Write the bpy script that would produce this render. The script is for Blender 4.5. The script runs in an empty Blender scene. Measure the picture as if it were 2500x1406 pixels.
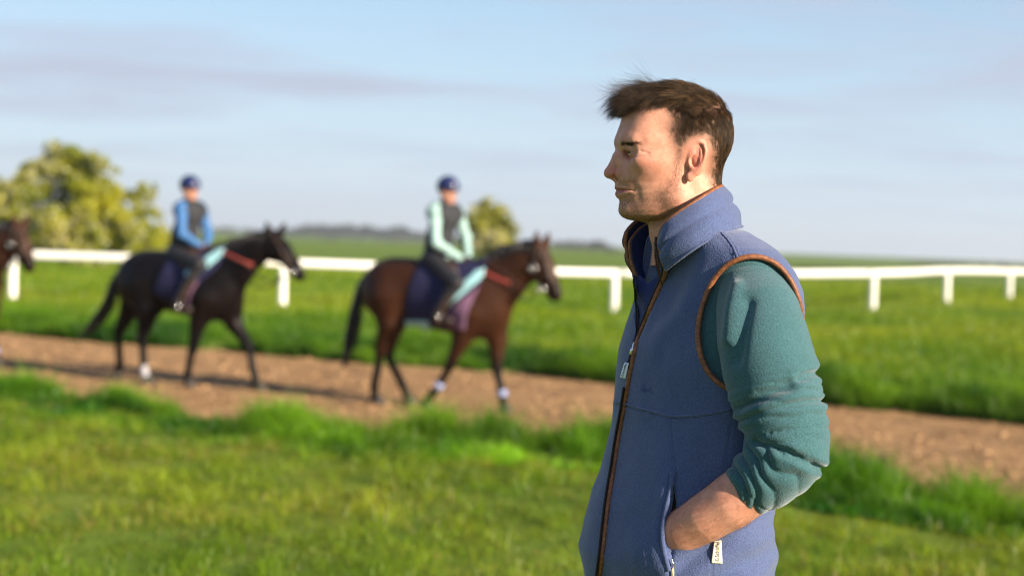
import bpy, bmesh, math, random
import numpy as np
from mathutils import Vector, Matrix
from mathutils.bvhtree import BVHTree

# ------------------------------------------------------------------ camera, sky, sun, exposure
SC = bpy.context.scene
COL = SC.collection
IMG_W, IMG_H, FPX = 2500.0, 1406.0, 3819.0          # photograph size, focal length in its pixels
CAM = np.array([0.0, 0.0, 1.54])
PITCH, ROLL = math.radians(1.67), math.radians(2.17)
_f = np.array([0, math.cos(PITCH), -math.sin(PITCH)])
_r0 = np.array([1.0, 0, 0]); _u0 = np.cross(_r0, _f)
CR = _r0*math.cos(ROLL) + _u0*math.sin(ROLL)
CU = -_r0*math.sin(ROLL) + _u0*math.cos(ROLL)
CF = _f
cam_d = bpy.data.cameras.new('camera'); cam = bpy.data.objects.new('camera', cam_d); COL.objects.link(cam)
cam_d.sensor_width = 36.0; cam_d.lens = 36.0*FPX/IMG_W
cam_d.clip_start = 0.05; cam_d.clip_end = 9000
m = Matrix.Identity(4)
for i in range(3):
    m[i][0], m[i][1], m[i][2], m[i][3] = CR[i], CU[i], -CF[i], CAM[i]
cam.matrix_world = m
cam_d.dof.use_dof = True
cam_d.dof.focus_distance = 2.78
cam_d.dof.aperture_fstop = 2.75
SC.camera = cam

SUN_EL, SUN_AZ = math.radians(20.0), math.radians(-38.0)   # azimuth from +X towards -Y (behind the camera's right)
SUN_DIR = np.array([math.cos(SUN_EL)*math.cos(SUN_AZ), math.cos(SUN_EL)*math.sin(SUN_AZ), math.sin(SUN_EL)])
sun_d = bpy.data.lights.new('sun', 'SUN'); sun_d.energy = 5.0; sun_d.angle = math.radians(0.6)
sun_d.color = (1.0, 0.84, 0.64)
sun = bpy.data.objects.new('sun', sun_d); COL.objects.link(sun)
sun.rotation_euler = Vector(SUN_DIR).to_track_quat('Z', 'Y').to_euler()
sun.location = (30, -20, 20)

W = bpy.data.worlds.new('World'); SC.world = W; W.use_nodes = True
wn = W.node_tree.nodes; wl = W.node_tree.links; wn.clear()
def wnode(t, **k):
    n = wn.new(t)
    for a, b in k.items(): setattr(n, a, b)
    return n
wo = wnode('ShaderNodeOutputWorld'); bg = wnode('ShaderNodeBackground'); sky = wnode('ShaderNodeTexSky')
sky.sky_type = 'NISHITA'; sky.sun_disc = False
sky.sun_elevation = SUN_EL
sky.sun_rotation = math.pi/2 - SUN_AZ      # Blender measures from +Y clockwise
sky.altitude = 100; sky.air_density = 1.0; sky.dust_density = 0.0; sky.ozone_density = 3.0
bg.inputs['Strength'].default_value = 0.061
# thin high cloud streaks over the whole dome
tc = wnode('ShaderNodeTexCoord'); sep = wnode('ShaderNodeSeparateXYZ'); wl.new(tc.outputs['Generated'], sep.inputs[0])
zz = wnode('ShaderNodeMath', operation='ADD'); wl.new(sep.outputs['Z'], zz.inputs[0]); zz.inputs[1].default_value = 0.09
zm = wnode('ShaderNodeMath', operation='MAXIMUM'); wl.new(zz.outputs[0], zm.inputs[0]); zm.inputs[1].default_value = 0.03
dx = wnode('ShaderNodeMath', operation='DIVIDE'); wl.new(sep.outputs['X'], dx.inputs[0]); wl.new(zm.outputs[0], dx.inputs[1])
dy = wnode('ShaderNodeMath', operation='DIVIDE'); wl.new(sep.outputs['Y'], dy.inputs[0]); wl.new(zm.outputs[0], dy.inputs[1])
cmb = wnode('ShaderNodeCombineXYZ'); wl.new(dx.outputs[0], cmb.inputs[0]); wl.new(dy.outputs[0], cmb.inputs[1])
mp = wnode('ShaderNodeMapping'); mp.inputs['Scale'].default_value = (0.62, 1.0, 1); mp.inputs['Location'].default_value = (5.2, 2.35, 0)
mp.inputs['Rotation'].default_value = (0, 0, 0.14)
wl.new(cmb.outputs[0], mp.inputs[0])
nz = wnode('ShaderNodeTexNoise'); nz.inputs['Scale'].default_value = 1.0; nz.inputs['Detail'].default_value = 5; nz.inputs['Roughness'].default_value = 0.55
nz.inputs['Distortion'].default_value = 0.25
wl.new(mp.outputs[0], nz.inputs['Vector'])
cr = wnode('ShaderNodeValToRGB'); cr.color_ramp.elements[0].position = 0.44; cr.color_ramp.elements[1].position = 0.62
wl.new(nz.outputs['Fac'], cr.inputs[0])
lowf = wnode('ShaderNodeMapRange'); wl.new(sep.outputs['Z'], lowf.inputs[0]); lowf.inputs[1].default_value = 0.015; lowf.inputs[2].default_value = 0.095; lowf.inputs[3].default_value = 0.15; lowf.inputs[4].default_value = 0.95   # cloud fades into the pale air low down
cm = wnode('ShaderNodeMath', operation='MULTIPLY'); wl.new(cr.outputs[0], cm.inputs[0]); wl.new(lowf.outputs[0], cm.inputs[1])
mx = wnode('ShaderNodeMix', data_type='RGBA'); wl.new(cm.outputs[0], mx.inputs['Factor'])
mx.inputs['B'].default_value = (3.9, 4.3, 5.6, 1)
# pale air low in the sky, all round
veil = wnode('ShaderNodeMapRange'); wl.new(sep.outputs['Z'], veil.inputs[0]); veil.inputs[1].default_value = 0.0; veil.inputs[2].default_value = 0.34
veil.inputs[3].default_value = 0.92; veil.inputs[4].default_value = 0.0; veil.interpolation_type = 'SMOOTHSTEP'
vr = wnode('ShaderNodeValToRGB'); wl.new(sep.outputs['Z'], vr.inputs[0]); e_ = vr.color_ramp.elements
e_[0].position = 0.0; e_[0].color = (0.74, 0.88, 1.01, 1); e_[1].position = 0.2; e_[1].color = (0.52, 0.75, 0.99, 1)
vs_ = wnode('ShaderNodeVectorMath', operation='SCALE'); wl.new(vr.outputs[0], vs_.inputs[0]); vs_.inputs['Scale'].default_value = 6.2
mv_ = wnode('ShaderNodeMix', data_type='RGBA'); wl.new(veil.outputs[0], mv_.inputs['Factor']); wl.new(sky.outputs[0], mv_.inputs['A']); wl.new(vs_.outputs[0], mv_.inputs['B'])
wl.new(mv_.outputs['Result'], mx.inputs['A'])
mx.inputs['B'].default_value = (3.65, 4.05, 5.1, 1)
wl.new(mx.outputs['Result'], bg.inputs['Color']); wl.new(bg.outputs[0], wo.inputs[0])

SC.view_settings.view_transform = 'Standard'; SC.view_settings.look = 'None'
SC.view_settings.exposure = 1.30; SC.view_settings.gamma = 1.0; SC.view_settings.use_curve_mapping = False
SC.cycles.use_denoising = True
SC.cycles.pixel_filter_type = 'BLACKMAN_HARRIS'; SC.cycles.filter_width = 1.05
SC.cycles.max_bounces = 6; SC.cycles.transparent_max_bounces = 8
SC.cycles.diffuse_bounces = 3; SC.cycles.glossy_bounces = 2; SC.cycles.transmission_bounces = 3
SC.cycles.sample_clamp_indirect = 4.0

# ------------------------------------------------------------------ helpers
rng = np.random.default_rng(7)
def P(px, py, d):
    """photo pixel + depth along the view axis -> world point"""
    return CAM + CR*((px-IMG_W/2)/FPX*d) + CU*(-(py-IMG_H/2)/FPX*d) + CF*d
def ray(px, py):
    v = CR*((px-IMG_W/2)/FPX) + CU*(-(py-IMG_H/2)/FPX) + CF
    return v
def project(p):
    q = np.asarray(p) - CAM
    d = q @ CF
    return IMG_W/2 + FPX*(q @ CR)/d, IMG_H/2 - FPX*(q @ CU)/d, d
def on_z(px, py, z):
    v = ray(px, py); t = (z-CAM[2])/v[2]
    return CAM + v*t

def tag(o, label=None, cat=None, group=None, kind=None):
    if label: o['label'] = label
    if cat: o['category'] = cat
    if group: o['group'] = group
    if kind: o['kind'] = kind
    return o
def empty(name, loc):
    o = bpy.data.objects.new(name, None); COL.objects.link(o); o.location = Vector(loc); o.empty_display_size = 0.2
    return o
def base_of(o):
    b = np.zeros(3)
    while o is not None:
        b = b + np.array(o.location); o = o.parent
    return b
def mesh_obj(name, verts, faces, mat, parent=None, smooth=True, colors=None, origin=None):
    """verts in world space; parent only carries a translation"""
    verts = np.asarray(verts, dtype=np.float64)
    if parent is not None: off = base_of(parent)
    elif origin is not None: off = np.asarray(origin, dtype=float)
    else: off = np.zeros(3)
    v = verts - off
    me = bpy.data.meshes.new(name)
    if isinstance(faces, np.ndarray):
        n, k = faces.shape
        me.vertices.add(len(v)); me.vertices.foreach_set('co', v.astype(np.float32).ravel())
        me.loops.add(n*k); me.loops.foreach_set('vertex_index', faces.astype(np.int32).ravel())
        me.polygons.add(n); me.polygons.foreach_set('loop_start', np.arange(0, n*k, k, dtype=np.int32))
        me.update(calc_edges=True)
    else:
        me.from_pydata(v.tolist(), [], faces); me.update()
    if smooth: me.polygons.foreach_set('use_smooth', np.ones(len(me.polygons), dtype=bool))
    if colors:
        for nm, arr in colors.items():
            arr = np.asarray(arr, dtype=np.float32)
            if arr.ndim == 1:
                a = me.attributes.new(nm, 'FLOAT', 'POINT'); a.data.foreach_set('value', arr)
            else:
                if arr.shape[1] == 3: arr = np.concatenate([arr, np.ones((len(arr), 1), np.float32)], 1)
                a = me.attributes.new(nm, 'FLOAT_COLOR', 'POINT'); a.data.foreach_set('color', arr.ravel())
    o = bpy.data.objects.new(name, me); COL.objects.link(o)
    if mat is not None: me.materials.append(mat)
    if parent is not None: o.parent = parent
    elif origin is not None: o.location = Vector(origin)
    return o

def merge(parts):
    """list of (verts, faces int array of equal width) -> one"""
    vs, fs, n = [], [], 0
    for v, f in parts:
        v = np.asarray(v); f = np.asarray(f)
        vs.append(v); fs.append(f+n); n += len(v)
    return np.concatenate(vs), np.concatenate(fs)

def catmull(pts, n):
    pts = np.asarray(pts, dtype=float)
    p = np.vstack([2*pts[0]-pts[1], pts, 2*pts[-1]-pts[-2]])
    seg = np.linalg.norm(np.diff(pts[:, :3], axis=0), axis=1); cum = np.concatenate([[0], np.cumsum(seg)])
    out = []
    for s in np.linspace(0, cum[-1], n):
        i = min(max(np.searchsorted(cum, s, side='right')-1, 0), len(seg)-1)
        t = (s-cum[i])/max(seg[i], 1e-9)
        a, b, c, d = p[i], p[i+1], p[i+2], p[i+3]
        out.append(0.5*((2*b)+(-a+c)*t+(2*a-5*b+4*c-d)*t*t+(-a+3*b-3*c+d)*t**3))
    return np.array(out)

def frames(path, up=None):
    path = np.asarray(path, float)
    t = np.gradient(path, axis=0); t /= np.linalg.norm(t, axis=1)[:, None]+1e-12
    n0 = np.array(up if up is not None else (0, 0, 1.0), float)
    if abs(n0 @ t[0]) > 0.95: n0 = np.array([0, 1.0, 0])
    N = []; n = n0
    for k in range(len(path)):
        n = n - t[k]*(n @ t[k]); n /= np.linalg.norm(n)+1e-12; N.append(n)
    N = np.array(N); B = np.cross(t, N)
    return t, N, B

def tube(path, r, sides=8, up=None, cap=True, ry=None, closed=False):
    """swept tube (optionally flattened: r along N, ry along B)"""
    path = np.asarray(path, float); n = len(path)
    r = np.broadcast_to(np.asarray(r, float), (n,)); ry = r if ry is None else np.broadcast_to(np.asarray(ry, float), (n,))
    t, N, B = frames(path, up)
    a = np.linspace(0, 2*np.pi, sides, endpoint=False)
    v = path[:, None, :] + N[:, None, :]*(np.cos(a)[None, :, None]*r[:, None, None]) + B[:, None, :]*(np.sin(a)[None, :, None]*ry[:, None, None])
    v = v.reshape(-1, 3); f = []
    i = np.arange(n-1)[:, None]*sides; j = np.arange(sides)[None, :]; j2 = (j+1) % sides
    f = np.stack([i+j, i+j2, i+sides+j2, i+sides+j], -1).reshape(-1, 4)
    if cap:
        c0, c1 = len(v), len(v)+1
        v = np.vstack([v, path[:1], path[-1:]])
        k = np.arange(sides); k2 = (k+1) % sides; o = (n-1)*sides
        f = np.vstack([f, np.stack([np.full(sides, c0), k2, k, np.full(sides, c0)], -1), np.stack([np.full(sides, c1), o+k, o+k2, np.full(sides, c1)], -1)])
    return v, f
def fix_quads(f):
    """quads with a repeated vertex are allowed to be written as triangles"""
    return [tuple(dict.fromkeys(q)) for q in f.tolist()]
def tube_obj(name, path, r, mat, parent=None, sides=8, up=None, ry=None, colors=None, origin=None):
    v, f = tube(path, r, sides, up, True, ry)
    return mesh_obj(name, v, fix_quads(f), mat, parent, True, colors, origin)

def box_v(lo, hi):
    lo = np.asarray(lo, float); hi = np.asarray(hi, float)
    v = np.array([[x, y, z] for x in (lo[0], hi[0]) for y in (lo[1], hi[1]) for z in (lo[2], hi[2])])
    f = np.array([[0, 1, 3, 2], [4, 6, 7, 5], [0, 4, 5, 1], [2, 3, 7, 6], [0, 2, 6, 4], [1, 5, 7, 3]])
    return v, f

# ---- implicit surfaces, polygonised with surface nets
def smin(a, b, k):
    h = np.clip(0.5+0.5*(b-a)/k, 0, 1)
    return b*(1-h)+a*h - k*h*(1-h)
def smax(a, b, k): return -smin(-a, -b, k)
def ell(p, c, r, rot=None):
    q = p - np.asarray(c, dtype=p.dtype)
    if rot is not None: q = q @ np.asarray(rot, dtype=p.dtype)
    r = np.asarray(r, dtype=p.dtype)
    k0 = np.linalg.norm(q/r, axis=-1); k1 = np.linalg.norm(q/(r*r), axis=-1)
    return k0*(k0-1)/np.maximum(k1, 1e-6)
def cone(p, a, b, ra, rb):
    a = np.asarray(a, dtype=p.dtype); b = np.asarray(b, dtype=p.dtype)
    ab = b-a; t = np.clip(((p-a) @ ab)/max(float(ab @ ab), 1e-12), 0, 1)
    return np.linalg.norm(p-a-t[..., None]*ab, axis=-1) - (ra+(rb-ra)*t)
def chain(p, pts, rads, k=0.0):
    d = None
    for i in range(len(pts)-1):
        e = cone(p, pts[i], pts[i+1], rads[i], rads[i+1])
        d = e if d is None else (np.minimum(d, e) if k <= 0 else smin(d, e, k))
    return d
def surf_nets(fn, lo, hi, h, newton=1, chunk=2000000):
    lo = np.asarray(lo, float); hi = np.asarray(hi, float)
    n = np.ceil((hi-lo)/h).astype(int)+1
    ax = [lo[i]+h*np.arange(n[i]) for i in range(3)]
    # coarse pass on block centres, then only the blocks near the surface are sampled
    Bk = 10; nb = -(-n//Bk); V = np.empty(nb*Bk, np.float32)
    cen = np.stack(np.meshgrid(*[lo[i]+h*(np.arange(nb[i])*Bk+(Bk-1)/2) for i in range(3)], indexing='ij'), -1).astype(np.float32)
    cd = fn(cen.reshape(-1, 3)).reshape(nb)
    V[...] = np.repeat(np.repeat(np.repeat(cd, Bk, 0), Bk, 1), Bk, 2)
    act_b = np.argwhere(np.abs(cd) < h*Bk*0.87*1.5)
    V6 = V.reshape(nb[0], Bk, nb[1], Bk, nb[2], Bk)
    o3 = np.stack(np.meshgrid(*[np.arange(Bk)]*3, indexing='ij'), -1).reshape(-1, 3)
    for i in range(0, len(act_b), 400):
        bb = act_b[i:i+400]
        pts_ = (lo+h*(bb[:, None, :]*Bk+o3[None])).astype(np.float32)
        V6[bb[:, 0], :, bb[:, 1], :, bb[:, 2], :] = fn(pts_.reshape(-1, 3)).reshape(len(bb), Bk, Bk, Bk)
    V = np.ascontiguousarray(V[:n[0], :n[1], :n[2]])
    V[np.abs(V) < 1e-7] = 1e-7
    S = V < 0
    c = np.zeros(n-1, np.int8)
    for a in (0, 1):
        for b in (0, 1):
            for d in (0, 1):
                c += S[a:n[0]-1+a, b:n[1]-1+b, d:n[2]-1+d]
    act = (c > 0) & (c < 8)
    idx = np.full(n-1, -1, np.int64); cells = np.argwhere(act); idx[act] = np.arange(len(cells))
    acc = np.zeros((len(cells), 3)); cnt = np.zeros(len(cells))
    for axis in range(3):
        o = [k for k in range(3) if k != axis]
        for a in (0, 1):
            for b in (0, 1):
                q0 = cells.copy(); q0[:, o[0]] += a; q0[:, o[1]] += b; q1 = q0.copy(); q1[:, axis] += 1
                v0 = V[q0[:, 0], q0[:, 1], q0[:, 2]]; v1 = V[q1[:, 0], q1[:, 1], q1[:, 2]]
                cr_ = (v0 < 0) != (v1 < 0)
                t = np.where(cr_, v0/np.where(cr_, v0-v1, 1), 0)
                pos = q0.astype(float); pos[:, axis] += t
                acc[cr_] += pos[cr_]; cnt[cr_] += 1
    verts = lo + h*acc/cnt[:, None]
    faces = []
    for axis in range(3):
        o = [k for k in range(3) if k != axis]
        sl0 = [slice(None)]*3; sl1 = [slice(None)]*3
        sl0[axis] = slice(0, n[axis]-1); sl1[axis] = slice(1, n[axis])
        ch = S[tuple(sl0)] != S[tuple(sl1)]
        e = np.argwhere(ch)
        ok = (e[:, o[0]] > 0) & (e[:, o[0]] < n[o[0]]-1) & (e[:, o[1]] > 0) & (e[:, o[1]] < n[o[1]]-1)
        e = e[ok]
        if not len(e): continue
        ins = S[e[:, 0], e[:, 1], e[:, 2]]
        q = []
        for a, b in ((-1, -1), (0, -1), (0, 0), (-1, 0)):
            k = e.copy(); k[:, o[0]] += a; k[:, o[1]] += b
            q.append(idx[k[:, 0], k[:, 1], k[:, 2]])
        q = np.stack(q, -1)
        flip = ins if axis != 1 else ~ins
        q[~flip] = q[~flip][:, ::-1]
        faces.append(q)
    faces = np.concatenate(faces)
    for _ in range(newton):
        e = h*0.25; g = np.zeros_like(verts); v32 = verts.astype(np.float32)
        f0 = fn(v32)
        for k in range(3):
            dv = np.zeros(3, np.float32); dv[k] = e
            g[:, k] = (fn(v32+dv)-fn(v32-dv))/(2*e)
        gl = np.maximum((g*g).sum(1), 0.05)
        s = np.clip(f0/gl, -h, h)
        mv = -g*s[:, None]; ml = np.linalg.norm(mv, axis=1); mv *= np.minimum(1, 0.6*h/np.maximum(ml, 1e-9))[:, None]
        verts = verts + mv
    return verts, faces
def relax(verts, faces, it=1, lam=0.5):
    """Laplacian smoothing of a quad mesh"""
    e = np.concatenate([faces[:, [0, 1]], faces[:, [1, 2]], faces[:, [2, 3]], faces[:, [3, 0]]])
    for _ in range(it):
        acc = np.zeros_like(verts); cnt = np.zeros(len(verts))
        for k in range(3):
            acc[:, k] = np.bincount(e[:, 0], verts[e[:, 1], k], len(verts)) + np.bincount(e[:, 1], verts[e[:, 0], k], len(verts))
        cnt = np.bincount(e[:, 0], minlength=len(verts)) + np.bincount(e[:, 1], minlength=len(verts))
        verts = verts + lam*(acc/np.maximum(cnt, 1)[:, None]-verts)
    return verts
def normals(verts, faces):
    a, b, c, d = (verts[faces[:, k]] for k in range(4))
    fn = np.cross(c-a, d-b); out = np.zeros_like(verts)
    for k in range(4):
        for j in range(3):
            out[:, j] += np.bincount(faces[:, k], fn[:, j], len(verts))
    return out/(np.linalg.norm(out, axis=1)[:, None]+1e-12)
def vnoise(p, seed=0):
    """smooth value noise in 3D, about -1..1"""
    p = np.asarray(p, float); i = np.floor(p).astype(np.int64); f = p-i; f = f*f*(3-2*f)
    def hsh(a, b, c):
        h = (a*374761393 + b*668265263 + c*2147483647 + seed*974711) & 0x7fffffff
        h = ((h ^ (h >> 13))*1274126177) & 0x7fffffff
        h = (h ^ (h >> 16)) & 0xffff
        return h/32767.5-1
    r = 0
    for a in (0, 1):
        for b in (0, 1):
            for c in (0, 1):
                w = (f[..., 0] if a else 1-f[..., 0])*(f[..., 1] if b else 1-f[..., 1])*(f[..., 2] if c else 1-f[..., 2])
                r = r + w*hsh(i[..., 0]+a, i[..., 1]+b, i[..., 2]+c)
    return r
def fbm(p, oct=3, seed=0):
    p = np.asarray(p, float); s = 0; a = 1; t = 0
    for k in range(oct):
        s = s + a*vnoise(p*(2**k), seed+k*17); t += a; a *= 0.5
    return s/t
def sstep(a, b, x):
    t = np.clip((x-a)/(b-a), 0, 1); return t*t*(3-2*t)
def poly_sdf(x, y, poly):
    """signed distance (negative inside) to a closed 2D polygon"""
    poly = np.asarray(poly, float); d = np.full(x.shape, 1e18); s = np.ones(x.shape)
    for k in range(len(poly)):
        a, b = poly[k], poly[k-1]
        ex, ey = b-a; wx, wy = x-a[0], y-a[1]
        t = np.clip((wx*ex+wy*ey)/(ex*ex+ey*ey), 0, 1)
        d = np.minimum(d, (wx-ex*t)**2+(wy-ey*t)**2)
        c1 = y >= a[1]; c2 = y < b[1]; c3 = ex*wy > ey*wx
        s = np.where((c1 & c2 & c3) | (~c1 & ~c2 & ~c3), -s, s)
    return s*np.sqrt(d)

# ---- materials
class NT:
    def __init__(self, name):
        self.m = bpy.data.materials.new(name); self.m.use_nodes = True
        self.n = self.m.node_tree.nodes; self.l = self.m.node_tree.links
        self.b = self.n['Principled BSDF']; self.o = self.n['Material Output']
    def add(self, t, ins=None, **k):
        n = self.n.new(t)
        for a, b in k.items(): setattr(n, a, b)
        for a, b in (ins or {}).items():
            if hasattr(b, 'is_linked') or isinstance(b, bpy.types.NodeSocket): self.l.new(b, n.inputs[a])
            else: n.inputs[a].default_value = b
        return n
    def set(self, **k):
        for a, b in k.items():
            a = a.replace('_', ' ')
            s = self.b.inputs[a]
            if isinstance(b, bpy.types.NodeSocket): self.l.new(b, s)
            else: s.default_value = b
    def noise(self, scale, detail=3, rough=0.5, vec=None, dist=0.0):
        n = self.add('ShaderNodeTexNoise', {'Scale': scale, 'Detail': detail, 'Roughness': rough, 'Distortion': dist})
        if vec is None: vec = self.coord()
        self.l.new(vec, n.inputs['Vector']); return n.outputs['Fac']
    def coord(self, kind='Object'):
        if not hasattr(self, '_tc'): self._tc = self.n.new('ShaderNodeTexCoord')
        return self._tc.outputs[kind]
    def ramp(self, fac, stops):
        r = self.n.new('ShaderNodeValToRGB'); self.l.new(fac, r.inputs[0]); e = r.color_ramp.elements
        while len(e) < len(stops): e.new(0.5)
        for s, (p, c) in zip(e, stops):
            s.position = p; s.color = c if len(c) == 4 else (*c, 1)
        return r.outputs[0]
    def mix(self, fac, a, b, mode='MIX'):
        n = self.n.new('ShaderNodeMix'); n.data_type = 'RGBA'; n.blend_type = mode
        for s, v in (('Factor', fac), ('A', a), ('B', b)):
            if isinstance(v, bpy.types.NodeSocket): self.l.new(v, n.inputs[s])
            else: n.inputs[s].default_value = v if not isinstance(v, tuple) or len(v) == 4 else (*v, 1)
        return n.outputs['Result']
    def math(self, op, a, b=0.0):
        n = self.n.new('ShaderNodeMath'); n.operation = op
        for i, v in enumerate((a, b)):
            if isinstance(v, bpy.types.NodeSocket): self.l.new(v, n.inputs[i])
            else: n.inputs[i].default_value = v
        return n.outputs[0]
    def attr(self, name, out='Color'):
        n = self.n.new('ShaderNodeAttribute'); n.attribute_name = name; return n.outputs[out]
    def bump(self, h, strength=0.3, dist=0.002):
        n = self.add('ShaderNodeBump', {'Strength': strength, 'Distance': dist, 'Height': h})
        self.l.new(n.outputs[0], self.b.inputs['Normal']); return n
def simple(name, col, rough=0.6, var=0.12, scale=12.0, metal=0.0, spec=0.5, bump=0.0, bscale=60.0, bdist=0.002):
    t = NT(name)
    n = t.noise(scale, 3)
    c = t.ramp(n, [(0.3, tuple(x*(1-var) for x in col)), (0.7, tuple(min(1, x*(1+var)) for x in col))])
    t.set(Base_Color=c, Roughness=rough, Metallic=metal)
    t.b.inputs['Specular IOR Level'].default_value = spec
    if bump: t.bump(t.noise(bscale, 3), bump, bdist)
    return t.m
# ------------------------------------------------------------------ land
NEAR_PX = [(-9.5, 19.8), (-5.2, 16.0), (-2.67, 13.9), (-1.0, 13.2), (0.83, 12.7), (2.3, 11.1), (3.35, 10.2), (7.0, 7.6)]
FAR_PX = [(-16, 31.0), (-8.5, 25.9), (-4.5, 23.8), (-0.12, 21.9), (2.5, 20.0), (5.7, 17.5), (12, 13.6)]
NEAR_PX = np.array(NEAR_PX); FAR_PX = np.array(FAR_PX)
def ext(xs, tab):
    s0 = (tab[1, 1]-tab[0, 1])/(tab[1, 0]-tab[0, 0]); s1 = (tab[-1, 1]-tab[-2, 1])/(tab[-1, 0]-tab[-2, 0])
    y = np.interp(xs, tab[:, 0], tab[:, 1])
    y = np.where(xs < tab[0, 0], tab[0, 1]+s0*(xs-tab[0, 0]), y)
    return np.where(xs > tab[-1, 0], tab[-1, 1]+s1*(xs-tab[-1, 0]), y)
def y_near(x): return ext(x, NEAR_PX) + 0.10*np.sin(x*2.1+0.5) + 0.30*vnoise(np.stack([np.asarray(x, float)*1.7, 0*x+0.3, 0*x], -1), 77) + 0.16*vnoise(np.stack([np.asarray(x, float)*4.6, 0*x+0.3, 0*x], -1), 78)
def y_far(x): return ext(x, FAR_PX) + 0.14*np.sin(x*1.3+1.0) + 0.07*np.sin(x*4.1)
TRACK_Z = -0.29
def ground_z(x, y):
    x = np.asarray(x, float); y = np.asarray(y, float)
    a = y - y_near(x); b = y - y_far(x)
    lawn = 0.012*fbm(np.stack([x*0.9, y*0.9, 0*x], -1), 3, 3)
    lip = -0.14*sstep(-2.6, -0.5, a) + 0.03*np.exp(-((a+0.7)/0.5)**2)*vnoise(np.stack([x*0.9, y*0.3, 0*x], -1), 9)
    mead = TRACK_Z+0.10 + 0.30*sstep(2, 14, x)*sstep(24, 44, y) + 0.10*sstep(0, 12, b) + 0.05*fbm(np.stack([x*0.25, y*0.25, 0*x], -1), 2, 5)
    far = sstep(45, 160, y)
    mead = mead*(1-far) + far*(-0.25 + 1.4*vnoise(np.stack([x*0.004, y*0.004, 0*x], -1), 21)*sstep(150, 700, y))
    t = sstep(-0.55, 0.12, a)
    z = (lawn+lip)*(1-t) + TRACK_Z*t
    trk = 0.022*fbm(np.stack([x*3.0, y*3.0, 0*x], -1), 3, 33)*t
    z = z + trk*(1-sstep(-0.2, 0.3, b))
    s = sstep(-0.15, 0.75, b)
    return z*(1-s) + mead*s

# ground: one sheet to the horizon, finer near the camera
def axis_coords(lo, hi, c0, c1, fine, grow):
    a = list(np.arange(c0, c1+1e-6, fine)); s = fine
    x = c1
    while x < hi: s *= grow; x += s; a.append(min(x, hi))
    x = c0; s = fine; b = []
    while x > lo: s *= grow; x -= s; b.append(max(x, lo))
    return np.array(sorted(set(b))+a)
gx = axis_coords(-2600, 2600, -13, 13, 0.09, 1.12)
gy = axis_coords(-60, 4200, 3.5, 30, 0.09, 1.10)
GX, GY = np.meshgrid(gx, gy, indexing='ij')
GZ = ground_z(GX, GY)
gv = np.stack([GX, GY, GZ], -1).reshape(-1, 3)
nxg, nyg = len(gx), len(gy)
ii, jj = np.meshgrid(np.arange(nxg-1), np.arange(nyg-1), indexing='ij')
gf = np.stack([ii*nyg+jj, (ii+1)*nyg+jj, (ii+1)*nyg+jj+1, ii*nyg+jj+1], -1).reshape(-1, 4)
A_ = gv[:, 1]-y_near(gv[:, 0]); B_ = gv[:, 1]-y_far(gv[:, 0])
soil = sstep(-0.12, 0.12, A_+0.12*vnoise(gv*4, 2))*(1-sstep(-0.15, 0.15, B_+0.12*vnoise(gv*4, 4)))
t = NT('ground_soil_and_turf')
n1 = t.noise(1.3, 5, 0.6); n2 = t.noise(9.0, 4, 0.65); n3 = t.noise(45.0, 3, 0.6)
grass = t.ramp(n1, [(0.30, (0.075, 0.145, 0.010)), (0.55, (0.130, 0.195, 0.018)), (0.75, (0.19, 0.22, 0.030))])
earth = t.ramp(n2, [(0.28, (0.17, 0.095, 0.042)), (0.5, (0.37, 0.222, 0.106)), (0.72, (0.49, 0.315, 0.165))])
chip = t.ramp(n3, [(0.35, (0.5, 0.5, 0.5)), (0.65, (1.25, 1.2, 1.15))])
earth = t.mix(0.75, earth, chip, 'MULTIPLY')
damp = t.ramp(t.noise(2.6, 4, 0.7), [(0.36, (0.45, 0.40, 0.36)), (0.50, (1, 1, 1))])
earth = t.mix(0.8, earth, damp, 'MULTIPLY')
t.set(Base_Color=t.mix(t.attr('soil', 'Fac'), grass, earth), Roughness=0.95)
t.b.inputs['Specular IOR Level'].default_value = 0.15
t.bump(t.math('ADD', n2, t.math('MULTIPLY', n3, 0.5)), 0.8, 0.05)
ground = tag(mesh_obj('ground', gv, gf, t.m, colors={'soil': soil}), kind='structure')

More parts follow.
